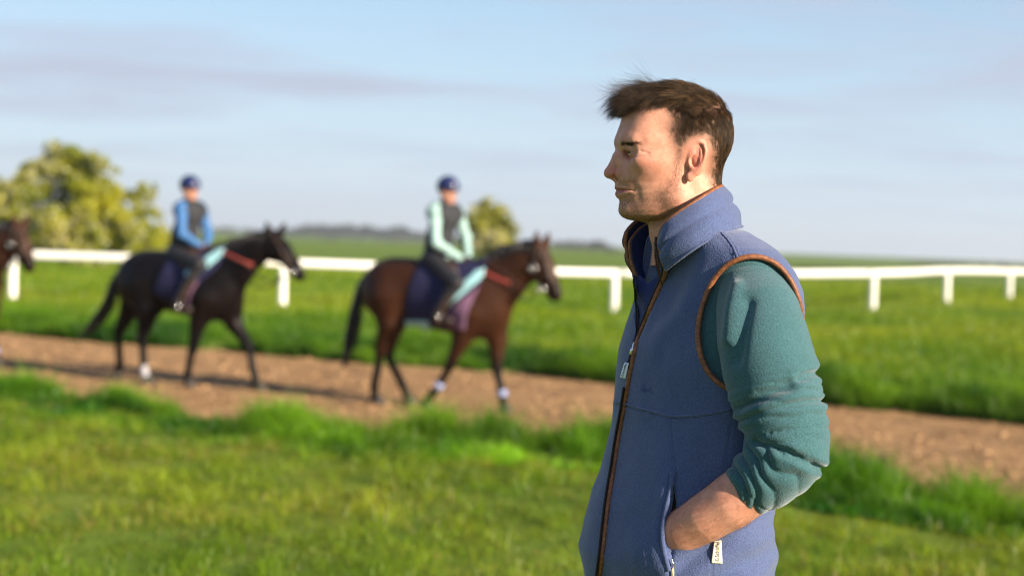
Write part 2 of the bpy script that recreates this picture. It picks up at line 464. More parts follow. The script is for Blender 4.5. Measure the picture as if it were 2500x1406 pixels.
# woodchip clods on the track (nobody could count them)
def scatter_clods():
    n = 9000
    x = rng.uniform(-12, 8.5, n*3); y = rng.uniform(10, 27, n*3)
    k = (y-y_near(x) > 0.02) & (y-y_far(x) < 0.15) & (np.abs(x) < y*0.40+1.5)
    x, y = x[k][:n], y[k][:n]; z = ground_z(x, y)
    nb = len(x); s = rng.gamma(2.0, 0.0045, nb)+0.004
    base = np.array([[1, 0, 0], [-1, 0, 0], [0, 1, 0], [0, -1, 0], [0, 0, 1], [0, 0, -1]], float)
    tri = np.array([[0, 2, 4], [2, 1, 4], [1, 3, 4], [3, 0, 4], [2, 0, 5], [1, 2, 5], [3, 1, 5], [0, 3, 5]])
    sc = s[:, None, None]*rng.uniform(0.5, 1.4, (nb, 1, 3))*np.array([1.3, 1.3, 0.8])
    ang = rng.uniform(0, 6.28, nb); c, si = np.cos(ang), np.sin(ang)
    v = base[None]*sc + rng.normal(0, 0.003, (nb, 6, 3))
    vx = v[..., 0]*c[:, None]-v[..., 1]*si[:, None]; vy = v[..., 0]*si[:, None]+v[..., 1]*c[:, None]
    v = np.stack([vx+x[:, None], vy+y[:, None], v[..., 2]+z[:, None]+s[:, None]*0.25], -1)
    f = tri[None]+(np.arange(nb)*6)[:, None, None]
    sh = rng.uniform(0.6, 1.3, nb)
    col = np.array([0.36, 0.222, 0.112])[None]*sh[:, None]
    mt = NT('track_clods'); mt.set(Base_Color=mt.attr('col'), Roughness=0.95)
    o = mesh_obj('track_clods', v.reshape(-1, 3), f.reshape(-1, 3), mt.m, smooth=False, colors={'col': np.repeat(col, 6, 0)})
    tag(o, 'loose brown clods and woodchip strewn over the gallop track', 'soil clods', kind='stuff')
scatter_clods()

# ---- grass blades
def grass_material(name):
    g = NT(name); c = g.attr('col')
    g.n.remove(g.b)
    d = g.add('ShaderNodeBsdfDiffuse', {'Color': c, 'Roughness': 0.5})
    tr = g.add('ShaderNodeBsdfTranslucent', {'Color': g.mix(1.0, c, (1.25, 1.15, 0.55), 'MULTIPLY')})
    gl = g.add('ShaderNodeBsdfGlossy', {'Color': (1, 1, 1, 1), 'Roughness': 0.45})
    m1 = g.add('ShaderNodeMixShader', {0: 0.5, 1: d.outputs[0], 2: tr.outputs[0]})
    m2 = g.add('ShaderNodeMixShader', {0: 0.015, 1: m1.outputs[0], 2: gl.outputs[0]})
    g.l.new(m2.outputs[0], g.o.inputs[0])
    return g.m
GRASS_M = grass_material('grass_blades')
def blades(x, y, h, wd, col, lean, tip_col=None):
    """tapered bent blades: 5 vertices, 3 triangles each"""
    n = len(x); z = ground_z(x, y)-0.01
    a = rng.uniform(0, 6.283, n); la = rng.uniform(0, 6.283, n)
    dx, dy = np.cos(a)*wd*0.5, np.sin(a)*wd*0.5
    lx, ly = np.cos(la)*lean*h, np.sin(la)*lean*h
    b = np.stack([x, y, z], -1)
    mid = b+np.stack([lx*0.35, ly*0.35, h*0.6], -1); tip = b+np.stack([lx, ly, h*(1-0.25*np.minimum(lean, 1.2))], -1)
    w = np.stack([dx, dy, 0*dx], -1)
    v = np.stack([b-w, b+w, mid-w*0.75, mid+w*0.75, tip], 1)
    f = np.array([[0, 1, 3], [0, 3, 2], [2, 3, 4]])[None]+(np.arange(n)*5)[:, None, None]
    c = np.repeat(col[:, None, :], 5, 1)
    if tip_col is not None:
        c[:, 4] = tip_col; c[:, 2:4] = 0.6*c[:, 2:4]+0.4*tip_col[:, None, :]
    return v.reshape(-1, 3), f.reshape(-1, 3), c.reshape(-1, 3)
def grass_obj(name, parts, label, cat='grass'):
    vs = np.concatenate([p[0] for p in parts]); n = 0; fs = []
    for p in parts: fs.append(p[1]+n); n += len(p[0])
    o = mesh_obj(name, vs, np.concatenate(fs), GRASS_M, smooth=False, colors={'col': np.concatenate([p[2] for p in parts])})
    return tag(o, label, cat, kind='stuff')
def gcol(n, a, b, x, y, sc, seed, jit=0.25):
    k = np.clip(0.5+0.9*fbm(np.stack([x*sc, y*sc, 0*x], -1), 3, seed)+rng.normal(0, 0.18, n), 0, 1)[:, None]
    c = np.array(a)[None]*(1-k)+np.array(b)[None]*k
    return c*rng.uniform(1-jit, 1+jit, (n, 1))
def in_view(x, y, mrg=1.2):      # dense where the picture looks, thinner to either side
    return (np.abs(x) < y*0.345+mrg) | ((np.abs(x) < y*0.62+mrg+1.5) & (rng.uniform(0, 1, len(x)) < 0.42))

# mown lawn in the foreground
def lawn():
    n = 1150000
    y = 3.6+(19.5-3.6)*rng.uniform(0, 1, n)**0.85; x = rng.uniform(-13, 10, n)
    k = in_view(x, y, 0.6) & (y < y_near(x)-0.55)
    x, y = x[k], y[k]
    n = len(x)
    pat = fbm(np.stack([x*2.2, y*1.4, 0*x], -1), 3, 8)
    keep = rng.uniform(0, 1, n) < 0.75+0.35*pat; x, y, pat = x[keep], y[keep], pat[keep]; n = len(x)
    tuf = fbm(np.stack([x*6.5, y*4.0, 0*x], -1), 2, 18)
    h = np.clip(rng.gamma(5, 0.0095, n)*(1+0.5*pat)*(1+1.1*tuf), 0.012, 0.16)
    col = gcol(n, (0.080, 0.172, 0.006), (0.225, 0.275, 0.020), x, y, 0.8, 12)*np.clip(1+0.75*tuf, 0.4, 1.8)[:, None]
    dry = rng.uniform(0, 1, n) < np.clip(0.07+0.22*vnoise(np.stack([x*1.7, y*1.1, 0*x], -1), 30), 0.01, 0.4)
    col[dry] = np.array([0.30, 0.24, 0.06])*rng.uniform(0.7, 1.15, (dry.sum(), 1))
    return blades(x, y, h, rng.uniform(0.004, 0.008, n), col, rng.uniform(0.2, 1.1, n))
grass_obj('lawn_grass', [lawn()], 'short mown green and yellowish grass in the foreground')

# long lush grass on the bank before the track, growing in tussocks
def verge_near():
    n = 640000
    x = rng.uniform(-13, 10, n); a = -0.62+rng.normal(0, 0.68, n)*(1+0.25*sstep(-2, 1, x))
    y = y_near(x)+a
    tz = 0.55*fbm(np.stack([x*1.1, y*0.9, 0*x], -1), 3, 41)+0.75*fbm(np.stack([x*3.4, y*2.6, 0*x], -1), 2, 43)
    k = in_view(x, y, 1.0) & (a < 0.22+0.35*tz) & (a > -2.2) & (rng.uniform(0, 1, n) < 0.55+0.9*tz)
    x, y, a, tz = x[k], y[k], a[k], tz[k]; n = len(x)
    h = np.clip(rng.gamma(9, 0.021, n)*(0.75+1.3*tz)*(1+0.55*sstep(-3, 0.5, x))*np.exp(-((a+0.35)/1.25)**2)+0.03, 0.04, 0.55)
    col = gcol(n, (0.010, 0.070, 0.003), (0.105, 0.240, 0.008), x, y, 1.2, 14)*np.clip(1+1.0*tz, 0.35, 1.8)[:, None]
    tip = col*np.array([1.9, 1.5, 1.4])[None]  # dark roots, light tips: shade inside the dense grass put into the colour
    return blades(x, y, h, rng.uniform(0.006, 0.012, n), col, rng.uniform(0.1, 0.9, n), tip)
grass_obj('verge_grass', [verge_near()], 'long lush green grass along the near edge of the track')

def verge_far():
    n = 380000
    x = rng.uniform(-19, 17, n); b = np.abs(rng.normal(0, 1.5, n))-0.1
    y = y_far(x)+b
    tz = 0.55*fbm(np.stack([x*0.8, y*0.7, 0*x], -1), 3, 51)+0.70*fbm(np.stack([x*2.4, y*1.9, 0*x], -1), 2, 53)
    k = in_view(x, y, 1.2) & (b > -0.05-0.3*tz) & (rng.uniform(0, 1, n) < 0.6+0.9*tz)
    x, y, b, tz = x[k], y[k], b[k], tz[k]; n = len(x)
    h = np.clip(rng.gamma(9, 0.024, n)*(0.75+1.0*tz), 0.05, 0.55)
    col = gcol(n, (0.012, 0.075, 0.003), (0.115, 0.255, 0.008), x, y, 0.9, 15)
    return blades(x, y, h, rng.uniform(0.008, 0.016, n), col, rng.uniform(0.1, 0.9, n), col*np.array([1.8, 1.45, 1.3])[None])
grass_obj('far_verge_grass', [verge_far()], 'long dark green grass along the far edge of the track')

def meadow():
    n = 320000
    y = 16+64*rng.uniform(0, 1, n)**1.6; x = rng.uniform(-1, 1, n)*(y*0.55+1.5)
    k = y > y_far(x)+1.2
    x, y = x[k], y[k]; n = len(x)
    tz = fbm(np.stack([x*0.35, y*0.30, 0*x], -1), 3, 61)
    h = np.clip(rng.gamma(7, 0.016, n)*(0.8+0.9*tz), 0.04, 0.4)*(1+y/120)
    col = gcol(n, (0.070, 0.180, 0.004), (0.210, 0.285, 0.014), x, y, 0.28, 16)
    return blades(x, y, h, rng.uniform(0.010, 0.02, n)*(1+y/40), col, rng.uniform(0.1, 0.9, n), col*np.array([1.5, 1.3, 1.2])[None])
grass_obj('meadow_grass', [meadow()], 'meadow grass between the track and the white rail and beyond')

# ------------------------------------------------------------------ white running rail
def rail():
    posts_px = [(30, 34.7), (690, 35.3), (1500, 38.4), (2132, 41.5), (2312, 46.6), (2465, 52.0)]
    base = []
    for px, d in posts_px:
        p = P(px, 700, d); base.append([p[0], p[1]])
    base = np.array(base)
    lo = 2*base[0]-base[1]; hi = base[-1]+(base[-1]-base[-2])*1.0; hi2 = hi+(base[-1]-base[-2])*np.array([0.9, 1.3])
    pts = np.vstack([lo-(base[1]-base[0]), lo, base, hi, hi2])
    z = ground_z(pts[:, 0], pts[:, 1])
    root = empty('running_rail', (pts[3, 0], pts[3, 1], z[3]))
    tag(root, 'white plastic running rail on round posts along the far side of the track', 'rail')
    wm = simple('white_rail_plastic', (0.80, 0.79, 0.76), 0.45, 0.04, 3.0)
    H = 1.06
    ctrl = np.column_stack([pts, z+H-0.09])
    path = catmull(ctrl, 140)
    # oval beam, one length per bay
    for k in range(len(pts)-1):
        d = np.linalg.norm(path[:, :2]-pts[k], axis=1).argmin(); e = np.linalg.norm(path[:, :2]-pts[k+1], axis=1).argmin()
        if e-d < 2: continue
        seg = path[d:e+1].copy(); seg[0] += (seg[1]-seg[0])*0.02
        v, f = tube(seg, 0.088, 14, up=(0, 0, 1), ry=0.055)
        mesh_obj('rail_beam', v, fix_quads(f), wm, root)
    for k in range(len(pts)):
        x, y = pts[k]; zb = z[k]
        jx, jy = rng.normal(0, 0.012, 2)
        zz = np.array([zb-0.15, zb, zb+0.4, zb+H-0.26, zb+H-0.19])
        path2 = np.column_stack([x+jx*np.linspace(1, 0, 5), y+jy*np.linspace(1, 0, 5), zz])
        v, f = tube(path2, [0.095, 0.095, 0.093, 0.09, 0.075], 16, up=(0, 1, 0))
        mesh_obj('post', v, fix_quads(f), wm, root)
rail()

# ------------------------------------------------------------------ trees
LEAF_M = {}
def leaf_material(name):
    g = NT(name); c = g.attr('col'); g.n.remove(g.b)
    d = g.add('ShaderNodeBsdfDiffuse', {'Color': c}); tr = g.add('ShaderNodeBsdfTranslucent', {'Color': g.mix(1.0, c, (1.2, 1.1, 0.5), 'MULTIPLY')})
    gl = g.add('ShaderNodeBsdfGlossy', {'Color': (1, 1, 1, 1), 'Roughness': 0.4})
    m1 = g.add('ShaderNodeMixShader', {0: 0.5, 1: d.outputs[0], 2: tr.outputs[0]})
    m2 = g.add('ShaderNodeMixShader', {0: 0.04, 1: m1.outputs[0], 2: gl.outputs[0]})
    g.l.new(m2.outputs[0], g.o.inputs[0]); return g.m
LEAFM = leaf_material('leaves')
BARK = simple('bark', (0.075, 0.058, 0.042), 0.9, 0.3, 6.0, bump=0.6, bscale=20, bdist=0.03)
def leaf_cloud(centers, radii, dens, size, col_a, col_b, bloom=0.0, seed=1, bloom_col=(0.62, 0.60, 0.42)):
    R = np.random.default_rng(seed); vs, cs = [], []
    for c, r in zip(centers, radii):
        n = int(dens*r*r)
        u = R.normal(0, 1, (n, 3)); u /= np.linalg.norm(u, axis=1)[:, None]
        rad = r*np.clip(R.uniform(0.25, 1.0, n)**0.5+R.normal(0, 0.10, n), 0.1, 1.25)
        p = c+u*rad[:, None]*np.array([1, 1, 0.82])
        a = R.normal(0, 1, (n, 3)); a /= np.linalg.norm(a, axis=1)[:, None]
        b = np.cross(a, R.normal(0, 1, (n, 3))); b /= np.linalg.norm(b, axis=1)[:, None]
        s = size*R.uniform(0.5, 1.3, n)[:, None]
        vs.append(np.stack([p-a*s, p+b*s*0.55, p+a*s, p-b*s*0.55], 1))
        k = np.clip(0.5+0.8*vnoise(p*0.8, seed)+R.normal(0, 0.22, n), 0, 1)[:, None]
        col = np.array(col_a)*(1-k)+np.array(col_b)*k
        if bloom > 0:
            f = R.uniform(0, 1, n) < bloom*np.clip(0.45+1.3*vnoise(p*0.75+5, seed+3), 0, 1.2)*(rad > 0.6*r)
            col[f] = np.array(bloom_col)*R.uniform(0.75, 1.1, (f.sum(), 1))
        cs.append(np.repeat(col[:, None], 4, 1))
    v = np.concatenate(vs).reshape(-1, 3); f = np.arange(len(v)).reshape(-1, 4)
    return v, f, np.concatenate(cs).reshape(-1, 3)
def tree(name, base, blobs, label, cat, dens, size, ca, cb, bloom, seed, group=None):
    R = np.random.default_rng(seed)
    root = empty(name, base); tag(root, label, cat, group)
    base = np.array(base); C = np.array([b[:3] for b in blobs])+base; r = np.array([b[3] for b in blobs])
    # tapered stems reaching into the clumps
    parts = []
    top = np.array([C[:, 0].mean(), C[:, 1].mean(), base[2]+0.45*(C[:, 2].max()-base[2])])
    parts.append(tube(np.array([base-[0, 0, 0.2], base*0.6+top*0.4+[0.1, 0, 0], top]), np.array([0.10, 0.075, 0.05])*r.max()**0.5*1.4, 8, cap=False))
    for c in C:
        a = base*0.55+top*0.45; mdl = (a+c)/2+R.normal(0, 0.15, 3)
        parts.append(tube(np.array([a, mdl, c]), np.array([0.06, 0.04, 0.012])*r.max()**0.5, 6, cap=False))
    v, f = merge(parts); mesh_obj('trunk', v, f, BARK, root)
    # break clumps into many small ones for an uneven outline
    cc, rr = [], []
    for c, q in zip(C, r):
        cc.append(c); rr.append(q*0.62)
        for _ in range(int(14+7*q)):
            u = R.normal(0, 1, 3); u /= np.linalg.norm(u)
            cc.append(c+u*q*R.uniform(0.5, 1.18)*np.array([1, 1, 0.85])); rr.append(q*R.uniform(0.14, 0.40))
    v, f, col = leaf_cloud(np.array(cc), np.array(rr), dens, size, ca, cb, bloom, seed)
    k = v[:, 2].reshape(-1, 4).min(1) > base[2]+0.05
    f = f[k]
    mesh_obj('crown', v, f, LEAFM, root, smooth=False, colors={'col': col})
    return root
def px_blob(px, py, d, rpx, dd=0.0):
    p = P(px, py, d+dd); return p, rpx/FPX*d
def px_tree(name, base_px, d, blobs, *a, **k):
    b = P(base_px, 640, d); b[2] = float(ground_z(b[0], b[1]))
    bl = []
    for px, py, rp, dd in blobs:
        p, r = px_blob(px, py, d, rp, dd); q = p-b; bl.append((q[0], q[1], q[2], r))
    return tree(name, b, bl, *a, **k)
px_tree('hawthorn_tree', 150, 62, [(60, 470, 75, 0), (150, 440, 80, 0.5), (215, 445, 70, -0.5), (272, 515, 66, 0), (110, 560, 85, -1), (210, 570, 85, -1.0), (300, 570, 75, -0.6),
        (360, 585, 55, 0), (350, 470, 30, 0), (20, 560, 80, 0), (-70, 500, 100, 0), (-60, 590, 80, 0), (375, 520, 22, 0), (150, 395, 48, 0), (210, 400, 44, 0), (95, 415, 44, 0), (140, 352, 14, 0), (110, 356, 10, 0)],
        'large spreading hawthorn in cream blossom behind the rail at the far left', 'tree', 1250, 0.088, (0.165, 0.215, 0.006), (0.45, 0.45, 0.020), 0.36, 3)
px_tree('hawthorn_bush', 1195, 88, [(1165, 545, 42, 0), (1215, 545, 40, 0), (1190, 520, 36, 0.5), (1185, 585, 52, -0.5), (1240, 580, 34, 0), (1150, 590, 32, 0), (1225, 510, 18, 0), (1190, 492, 16, 0)],
        'smaller rounded hawthorn bush covered in cream blossom behind the rider in mint sleeves', 'bush', 900, 0.11, (0.18, 0.215, 0.008), (0.46, 0.45, 0.035), 0.95, 5)

# far woods and hedges along the skyline: masses nobody could count
def far_mass(name, runs, label, ca, cb, seed):
    R = np.random.default_rng(seed); vs, fs, cs, n = [], [], [], 0
    for (x0, x1, d, top_px, rag) in runs:
        m_ = 60
        C, r = [], []
        for k in range(int(abs(x1-x0)/FPX*d/ (0.0009*d))+8):
            px = R.uniform(x0, x1); e = min(px-x0, x1-px)/abs(x1-x0)
            hp = top_px*(0.45+0.55*min(1, e*5))*R.uniform(1-rag, 1)
            b = P(px, 600, d*R.uniform(0.98, 1.02)); b[2] = ground_z(b[0], b[1])
            hgt = hp/FPX*d
            for q in (0.35, 0.72):
                C.append(b+[0, 0, hgt*q]); r.append(hgt*0.36)
        v, f, col = leaf_cloud(np.array(C), np.array(r), 60.0/(np.mean(r)**2)*2, np.mean(r)*0.30, ca, cb, 0, seed)
        vs.append(v); fs.append(f+n); cs.append(col); n += len(v)
    o = mesh_obj(name, np.concatenate(vs), np.concatenate(fs), LEAFM, smooth=False, colors={'col': np.concatenate(cs)})
    tag(o, label, 'woodland', kind='stuff')
far_mass('distant_wood', [(690, 1060, 1300, 34, 0.4), (1340, 1500, 900, 22, 0.5), (480, 720, 1700, 14, 0.5)], 'dark bluish wood on the far skyline behind the horses', (0.020, 0.040, 0.012), (0.04, 0.06, 0.018), 11)
far_mass('distant_hedge', [(1900, 2330, 160, 13, 0.6), (2200, 2700, 420, 12, 0.5), (1350, 1900, 500, 9, 0.5), (300, 1200, 600, 7, 0.6), (-300, 300, 500, 9, 0.6)], 'low hedge line along the skyline beyond the white rail', (0.035, 0.055, 0.010), (0.10, 0.105, 0.02), 12)
# ------------------------------------------------------------------ horses and riders
HEAD_A = math.radians(-24.0)
HX = np.array([math.cos(HEAD_A), math.sin(HEAD_A), 0.0]); HR = np.array([HX[1], -HX[0], 0.0]); HZ = np.array([0, 0, 1.0])   # forward, right (towards the camera), up
class Plane:
    """maps photo pixels onto planes parallel to a horse's heading"""
    def __init__(self, px, py):
        self.O = on_z(px, py, TRACK_Z); self.B = np.stack([HX, HR, HZ])
    def __call__(self, px, py, yo=0.0):
        v = ray(px, py); t = ((self.O+HR*yo-CAM) @ HR)/(v @ HR)
        return self.B @ (CAM+v*t-self.O)
    def world(self, q): return np.asarray(q) @ self.B + self.O

def coat_material(name, base, dark, rough=0.5):
    g = NT(name); n = g.noise(5.0, 3)
    c = g.mix(g.attr('dark', 'Fac'), g.ramp(n, [(0.3, tuple(x*0.8 for x in base)), (0.7, tuple(x*1.25 for x in base))]), dark)
    c = g.mix(g.attr('white', 'Fac'), c, (0.36, 0.36, 0.40))
    g.set(Base_Color=c, Roughness=rough); g.b.inputs['Specular IOR Level'].default_value = 0.16
    g.b.inputs['Sheen Weight'].default_value = 0.0
    g.bump(g.noise(160, 2), 0.15, 0.004)
    return g.m
BLACK_HAIR = simple('horse_hair_black', (0.012, 0.010, 0.011), 0.45, 0.4, 30.0)
LEATHER = simple('tack_leather', (0.035, 0.018, 0.012), 0.45, 0.25, 14.0)
STRAP_RED = simple('breast_strap_red', (0.20, 0.030, 0.022), 0.55, 0.15, 14.0)
STEEL = simple('bit_steel', (0.62, 0.62, 0.62), 0.25, 0.05, 20, metal=1.0)
NAVY_CLOTH = simple('saddle_cloth_navy', (0.007, 0.008, 0.050), 0.9, 0.2, 40.0)
PALE_CLOTH = simple('saddle_cloth_pale_blue', (0.30, 0.56, 0.62), 0.8, 0.1, 40.0)
MAUVE_CLOTH = simple('saddle_cloth_mauve', (0.15, 0.075, 0.14), 0.85, 0.12, 40.0)
HOOF_M = simple('hoof_horn', (0.045, 0.036, 0.03), 0.6, 0.3, 20)
EYE_M = simple('horse_eye', (0.01, 0.007, 0.005), 0.08, 0.1, 20)

def horse(J, pl, label, coat, group, socks=(), bands=()):
    root = empty('horse', pl.O); tag(root, label, 'horse', group)
    q = pl
    L = lambda k: [q(*p) for p in J[k]]
    def sq(p, s):   # squeeze sideways so that round sections become oval
        p2 = p.copy(); p2[..., 1] = p2[..., 1]*s; return p2
    trunk = J['trunk']
    def f(p):
        d = None
        for (px, py, rx, ry, rz) in trunk:
            e = ell(p, q(px, py, 0.0), (rx, ry, rz)); d = e if d is None else smin(d, e, 0.16)
        n = L('neck'); p2 = sq(p, 1.75)
        d = smin(d, chain(p2, n, J['neck_r'], 0.06)*0.72, 0.13)
        h = L('head'); p3 = sq(p, 1.35)
        d = smin(d, chain(p3, h, J['head_r'], 0.03)*0.85, 0.06)
        jw = q(*J['jaw'][:3]); d = smin(d, ell(p, jw, (J['jaw'][3], 0.085, J['jaw'][3]*1.1)), 0.05)
        for (a, b) in J['ears']:
            A = q(*a); Bq = q(*b); d = smin(d, chain(p, [A, (A+Bq)/2, Bq], [0.040, 0.044, 0.014]), 0.02)
        for leg in J['legs']:
            pts = [q(*t_[:3]) for t_ in leg]; r = [t_[3] for t_ in leg]
            up = chain(sq(p, 1.0), pts[:3], r[:3], 0.05)
            d = smin(d, up, 0.10)
            d = smin(d, chain(p, pts[2:], r[2:], 0.012), 0.025)
        # nostril, eye socket
        return d
    pts = [q(px, py) for (px, py, *_) in trunk]+L('neck')+L('head')+[q(*t_[:3]) for l in J['legs'] for t_ in l]
    pts = np.array(pts); lo = pts.min(0)-[0.45, 0.25, 0.10]; hi = pts.max(0)+[0.40, 0.25, 0.35]
    lo[1] = -0.42; hi[1] = 0.42
    v, fc = surf_nets(f, lo, hi, 0.019, 1); v = relax(v, fc, 1, 0.4)
    v[:, 2] = np.maximum(v[:, 2], 0.003)
    # black points: lower legs, muzzle
    z = v[:, 2]; dark = 1-sstep(J['dark_z'][0], J['dark_z'][1], z+0.03*vnoise(v*9, 3))
    mz = q(*J['head'][-1]); dark = np.maximum(dark, 0.75*(1-sstep(0.10, 0.22, np.linalg.norm(v-mz, axis=1))))
    crest = np.array(L('neck')+L('head')[:1])
    dark = np.maximum(dark, J.get('dark_all', 0.0)*np.clip(0.8+0.5*vnoise(v*2.2, 8), 0, 1))
    white = np.zeros(len(v))
    for s in socks:
        c = q(*s[:3]); white = np.maximum(white, 1-sstep(s[3]*0.75, s[3], np.linalg.norm((v-c)*[1, 1.0, 0.8], axis=1)))
    body = mesh_obj('body', pl.world(v), fc, coat, root, colors={'dark': dark, 'white': white})
    N = normals(v, fc)
    bvh = BVHTree.FromPolygons([Vector(a) for a in v], fc.tolist())
    def surf(px, py, lift=0.012, fallback=0.2):
        o = pl.B @ (CAM-pl.O); d = pl.B @ ray(px, py); d = d/np.linalg.norm(d)
        hit = bvh.ray_cast(Vector(o), Vector(d))
        if hit[0] is None: return q(px, py, fallback)
        return np.array(hit[0])-d*lift
    # cloth cut to a side-view outline and laid over the back
    def cloth(name, poly_px, off, mat, parent, side=0, yo=0.27):
        poly = np.array([q(a, b, yo)[[0, 2]] for a, b in poly_px])
        ins = poly_sdf(v[:, 0], v[:, 2], poly) < 0
        ins &= (v[:, 2] > 0.6)
        if side: ins &= v[:, 1]*side > 0.02
        k = ins[fc].all(1); fs = fc[k]; used = np.unique(fs); mp_ = np.full(len(v), -1); mp_[used] = np.arange(len(used))
        vo = v[used]+N[used]*off; fo = mp_[fs]
        o = mesh_obj(name, pl.world(vo), fo, mat, parent)
        s = o.modifiers.new('thickness', 'SOLIDIFY'); s.thickness = 0.012; s.offset = 1
        return o
    sc_ = cloth('saddle_cloth', J['cloth'], 0.012, NAVY_CLOTH, root)
    for sd_ in (1, -1):
        cloth('cloth_panel', J['mauve'], 0.026, MAUVE_CLOTH, sc_, sd_)
        cloth('cloth_stripe', J['stripe'], 0.034, PALE_CLOTH, sc_, sd_)
        if 'trim' in J: cloth('cloth_trim', J['trim'], 0.03, PALE_CLOTH, sc_, sd_)
    # exercise saddle
    sx = q(*J['saddle'], 0.0); c0 = sx
    def fs_(p):
        d = ell(p, c0+[0, 0, 0.0], (0.27, 0.17, 0.075)); d = smin(d, ell(p, c0+[0.24, 0, 0.05], (0.07, 0.10, 0.06)), 0.08)
        d = smin(d, ell(p, c0+[-0.24, 0, 0.05], (0.09, 0.14, 0.06)), 0.08)
        for s in (-1, 1): d = smin(d, ell(p, c0+[0.10, s*0.22, -0.20], (0.17, 0.05, 0.26)), 0.05)
        return d
    a, b = surf_nets(fs_, c0-[0.45, 0.36, 0.5], c0+[0.45, 0.36, 0.2], 0.018)
    mesh_obj('saddle', pl.world(a), b, LEATHER, root)
    # mane and tail
    tl = np.array(catmull(np.array([np.append(q(*p[:2], p[3] if len(p) > 3 else 0.0), p[2]) for p in J['tail']]), 24))
    vs, fs2, n = [], [], 0
    R = np.random.default_rng(5)
    for k in range(46):
        jit = R.normal(0, 1, 3)*np.array([0.8, 1, 0.5]); u = np.linspace(0, 1, 24)
        ph = R.uniform(0, 6.28)
        path = tl[:, :3]+jit[None]*(tl[:, 3]*0.55)[:, None] + np.column_stack([np.sin(u*5+ph)*0.02*u, np.cos(u*4+ph)*0.02*u, 0*u])
        e = R.integers(17, 25)
        a, b = tube(path[:e], (0.016*(1-0.75*u)+0.003)[:e], 4, cap=False); vs.append(a); fs2.append(b+n); n += len(a)
    mesh_obj('tail', pl.world(np.concatenate(vs)), np.concatenate(fs2), BLACK_HAIR, root)
    mn = catmull(np.array([q(*p) for p in J['mane']]), 60); vs, fs2, n = [], [], 0
    for k in range(220):
        i = R.integers(0, 60); s0 = mn[i]+R.normal(0, 0.012, 3); l = R.uniform(0.08, 0.17)
        sd = 1 if R.uniform() < 0.75 else -1
        path = np.array([s0, s0+[R.normal(0, 0.01)-0.015, sd*0.045, 0.012], s0+[R.normal(0, 0.02)-0.03, sd*0.075, -l*0.5], s0+[R.normal(0, 0.03)-0.04, sd*0.08, -l]])
        a, b = tube(path, [0.012, 0.012, 0.009, 0.003], 4, cap=False); vs.append(a); fs2.append(b+n); n += len(a)
    mesh_obj('mane', pl.world(np.concatenate(vs)), np.concatenate(fs2), BLACK_HAIR, root)
    # eye
    for e in J['eye']:
        c = surf(*e, 0.0) if True else None
        a, b = surf_nets(lambda p: ell(p, c, (0.022, 0.016, 0.018)), c-0.04, c+0.04, 0.008)
        mesh_obj('eye', pl.world(a), b, EYE_M, root)
    # hooves
    for leg in J['legs']:
        c = q(*leg[-1][:3]); fl = q(*leg[-2][:3]); dirx = np.sign(c[0]-fl[0]) if abs(c[0]-fl[0]) > 0.02 else 1
        zb = max(c[2]-0.05, 0.0)
        path = np.array([[c[0]+0.035, c[1], zb+0.001], [c[0]+0.03, c[1], zb+0.02], [c[0], c[1], zb+0.095]])
        a, b = tube(path, [0.070, 0.068, 0.050], 12, up=(1, 0, 0)); mesh_obj('hoof', pl.world(a), fix_quads(b), HOOF_M, root)
    # straps laid on the surface
    def strap(name, pxs, mat, parent, r=0.018, lift=0.012):
        pts = catmull(np.array([surf(*p, lift) for p in pxs]), 26)
        a, b = tube(pts, r, 6, up=(0, 1, 0), ry=r*1.0); return mesh_obj(name, pl.world(a), fix_quads(b), mat, parent)
    strap('breast_strap', J['breast'], STRAP_RED, root, 0.026)
    br = strap('bridle', J['bridle'][0], LEATHER, root, 0.012)
    for s in J['bridle'][1:]: strap('bridle_strap', s, LEATHER, br, 0.011)
    for c in J['bit']:
        p0 = surf(*c, 0.02); a_ = np.linspace(0, 2*np.pi, 25)
        ring = p0+np.column_stack([np.cos(a_)*0.035, 0*a_, np.sin(a_)*0.035]); a, b = tube(ring, 0.008, 6, up=(0, 1, 0), cap=False)
        mesh_obj('bit_ring', pl.world(a), b, STEEL, br)
    for rn in J['reins']:
        pts = catmull(np.array([q(*p) for p in rn]), 30); a, b = tube(pts, 0.009, 5, up=(0, 1, 0)); mesh_obj('rein', pl.world(a), fix_quads(b), LEATHER, root)
    # stirrup and leather on both sides
    for s in (1, -1):
        t0 = q(*J['stirrup'][0], 0.30); t1 = q(*J['stirrup'][1], 0.33)
        t0 = t0*[1, s, 1]; t1 = t1*[1, s, 1]
        a, b = tube(np.array([t0, (t0+t1)/2+[0.01, 0.02*s, 0], t1]), 0.012, 6, up=(0, 1, 0)); so = mesh_obj('stirrup_leather', pl.world(a), fix_quads(b), LEATHER, root)
        a_ = np.linspace(0, 2*np.pi, 21); ring = t1+np.column_stack([0*a_, np.cos(a_)*0.055, -0.06+np.sin(a_)*0.065])
        a, b = tube(ring, 0.009, 6, up=(1, 0, 0), cap=False); mesh_obj('stirrup_iron', pl.world(a), b, STEEL, so)
    for bd in bands:
        c = q(*bd[:3]); e = q(*bd[3:6]); a, b = tube(np.array([c, (c+e)/2, e]), [0.050, 0.053, 0.050], 12); mesh_obj('leg_band', pl.world(a), fix_quads(b), BAND_M, root)
    return root, surf
BAND_M = simple('leg_band_white', (0.24, 0.29, 0.50), 0.7, 0.08, 20)

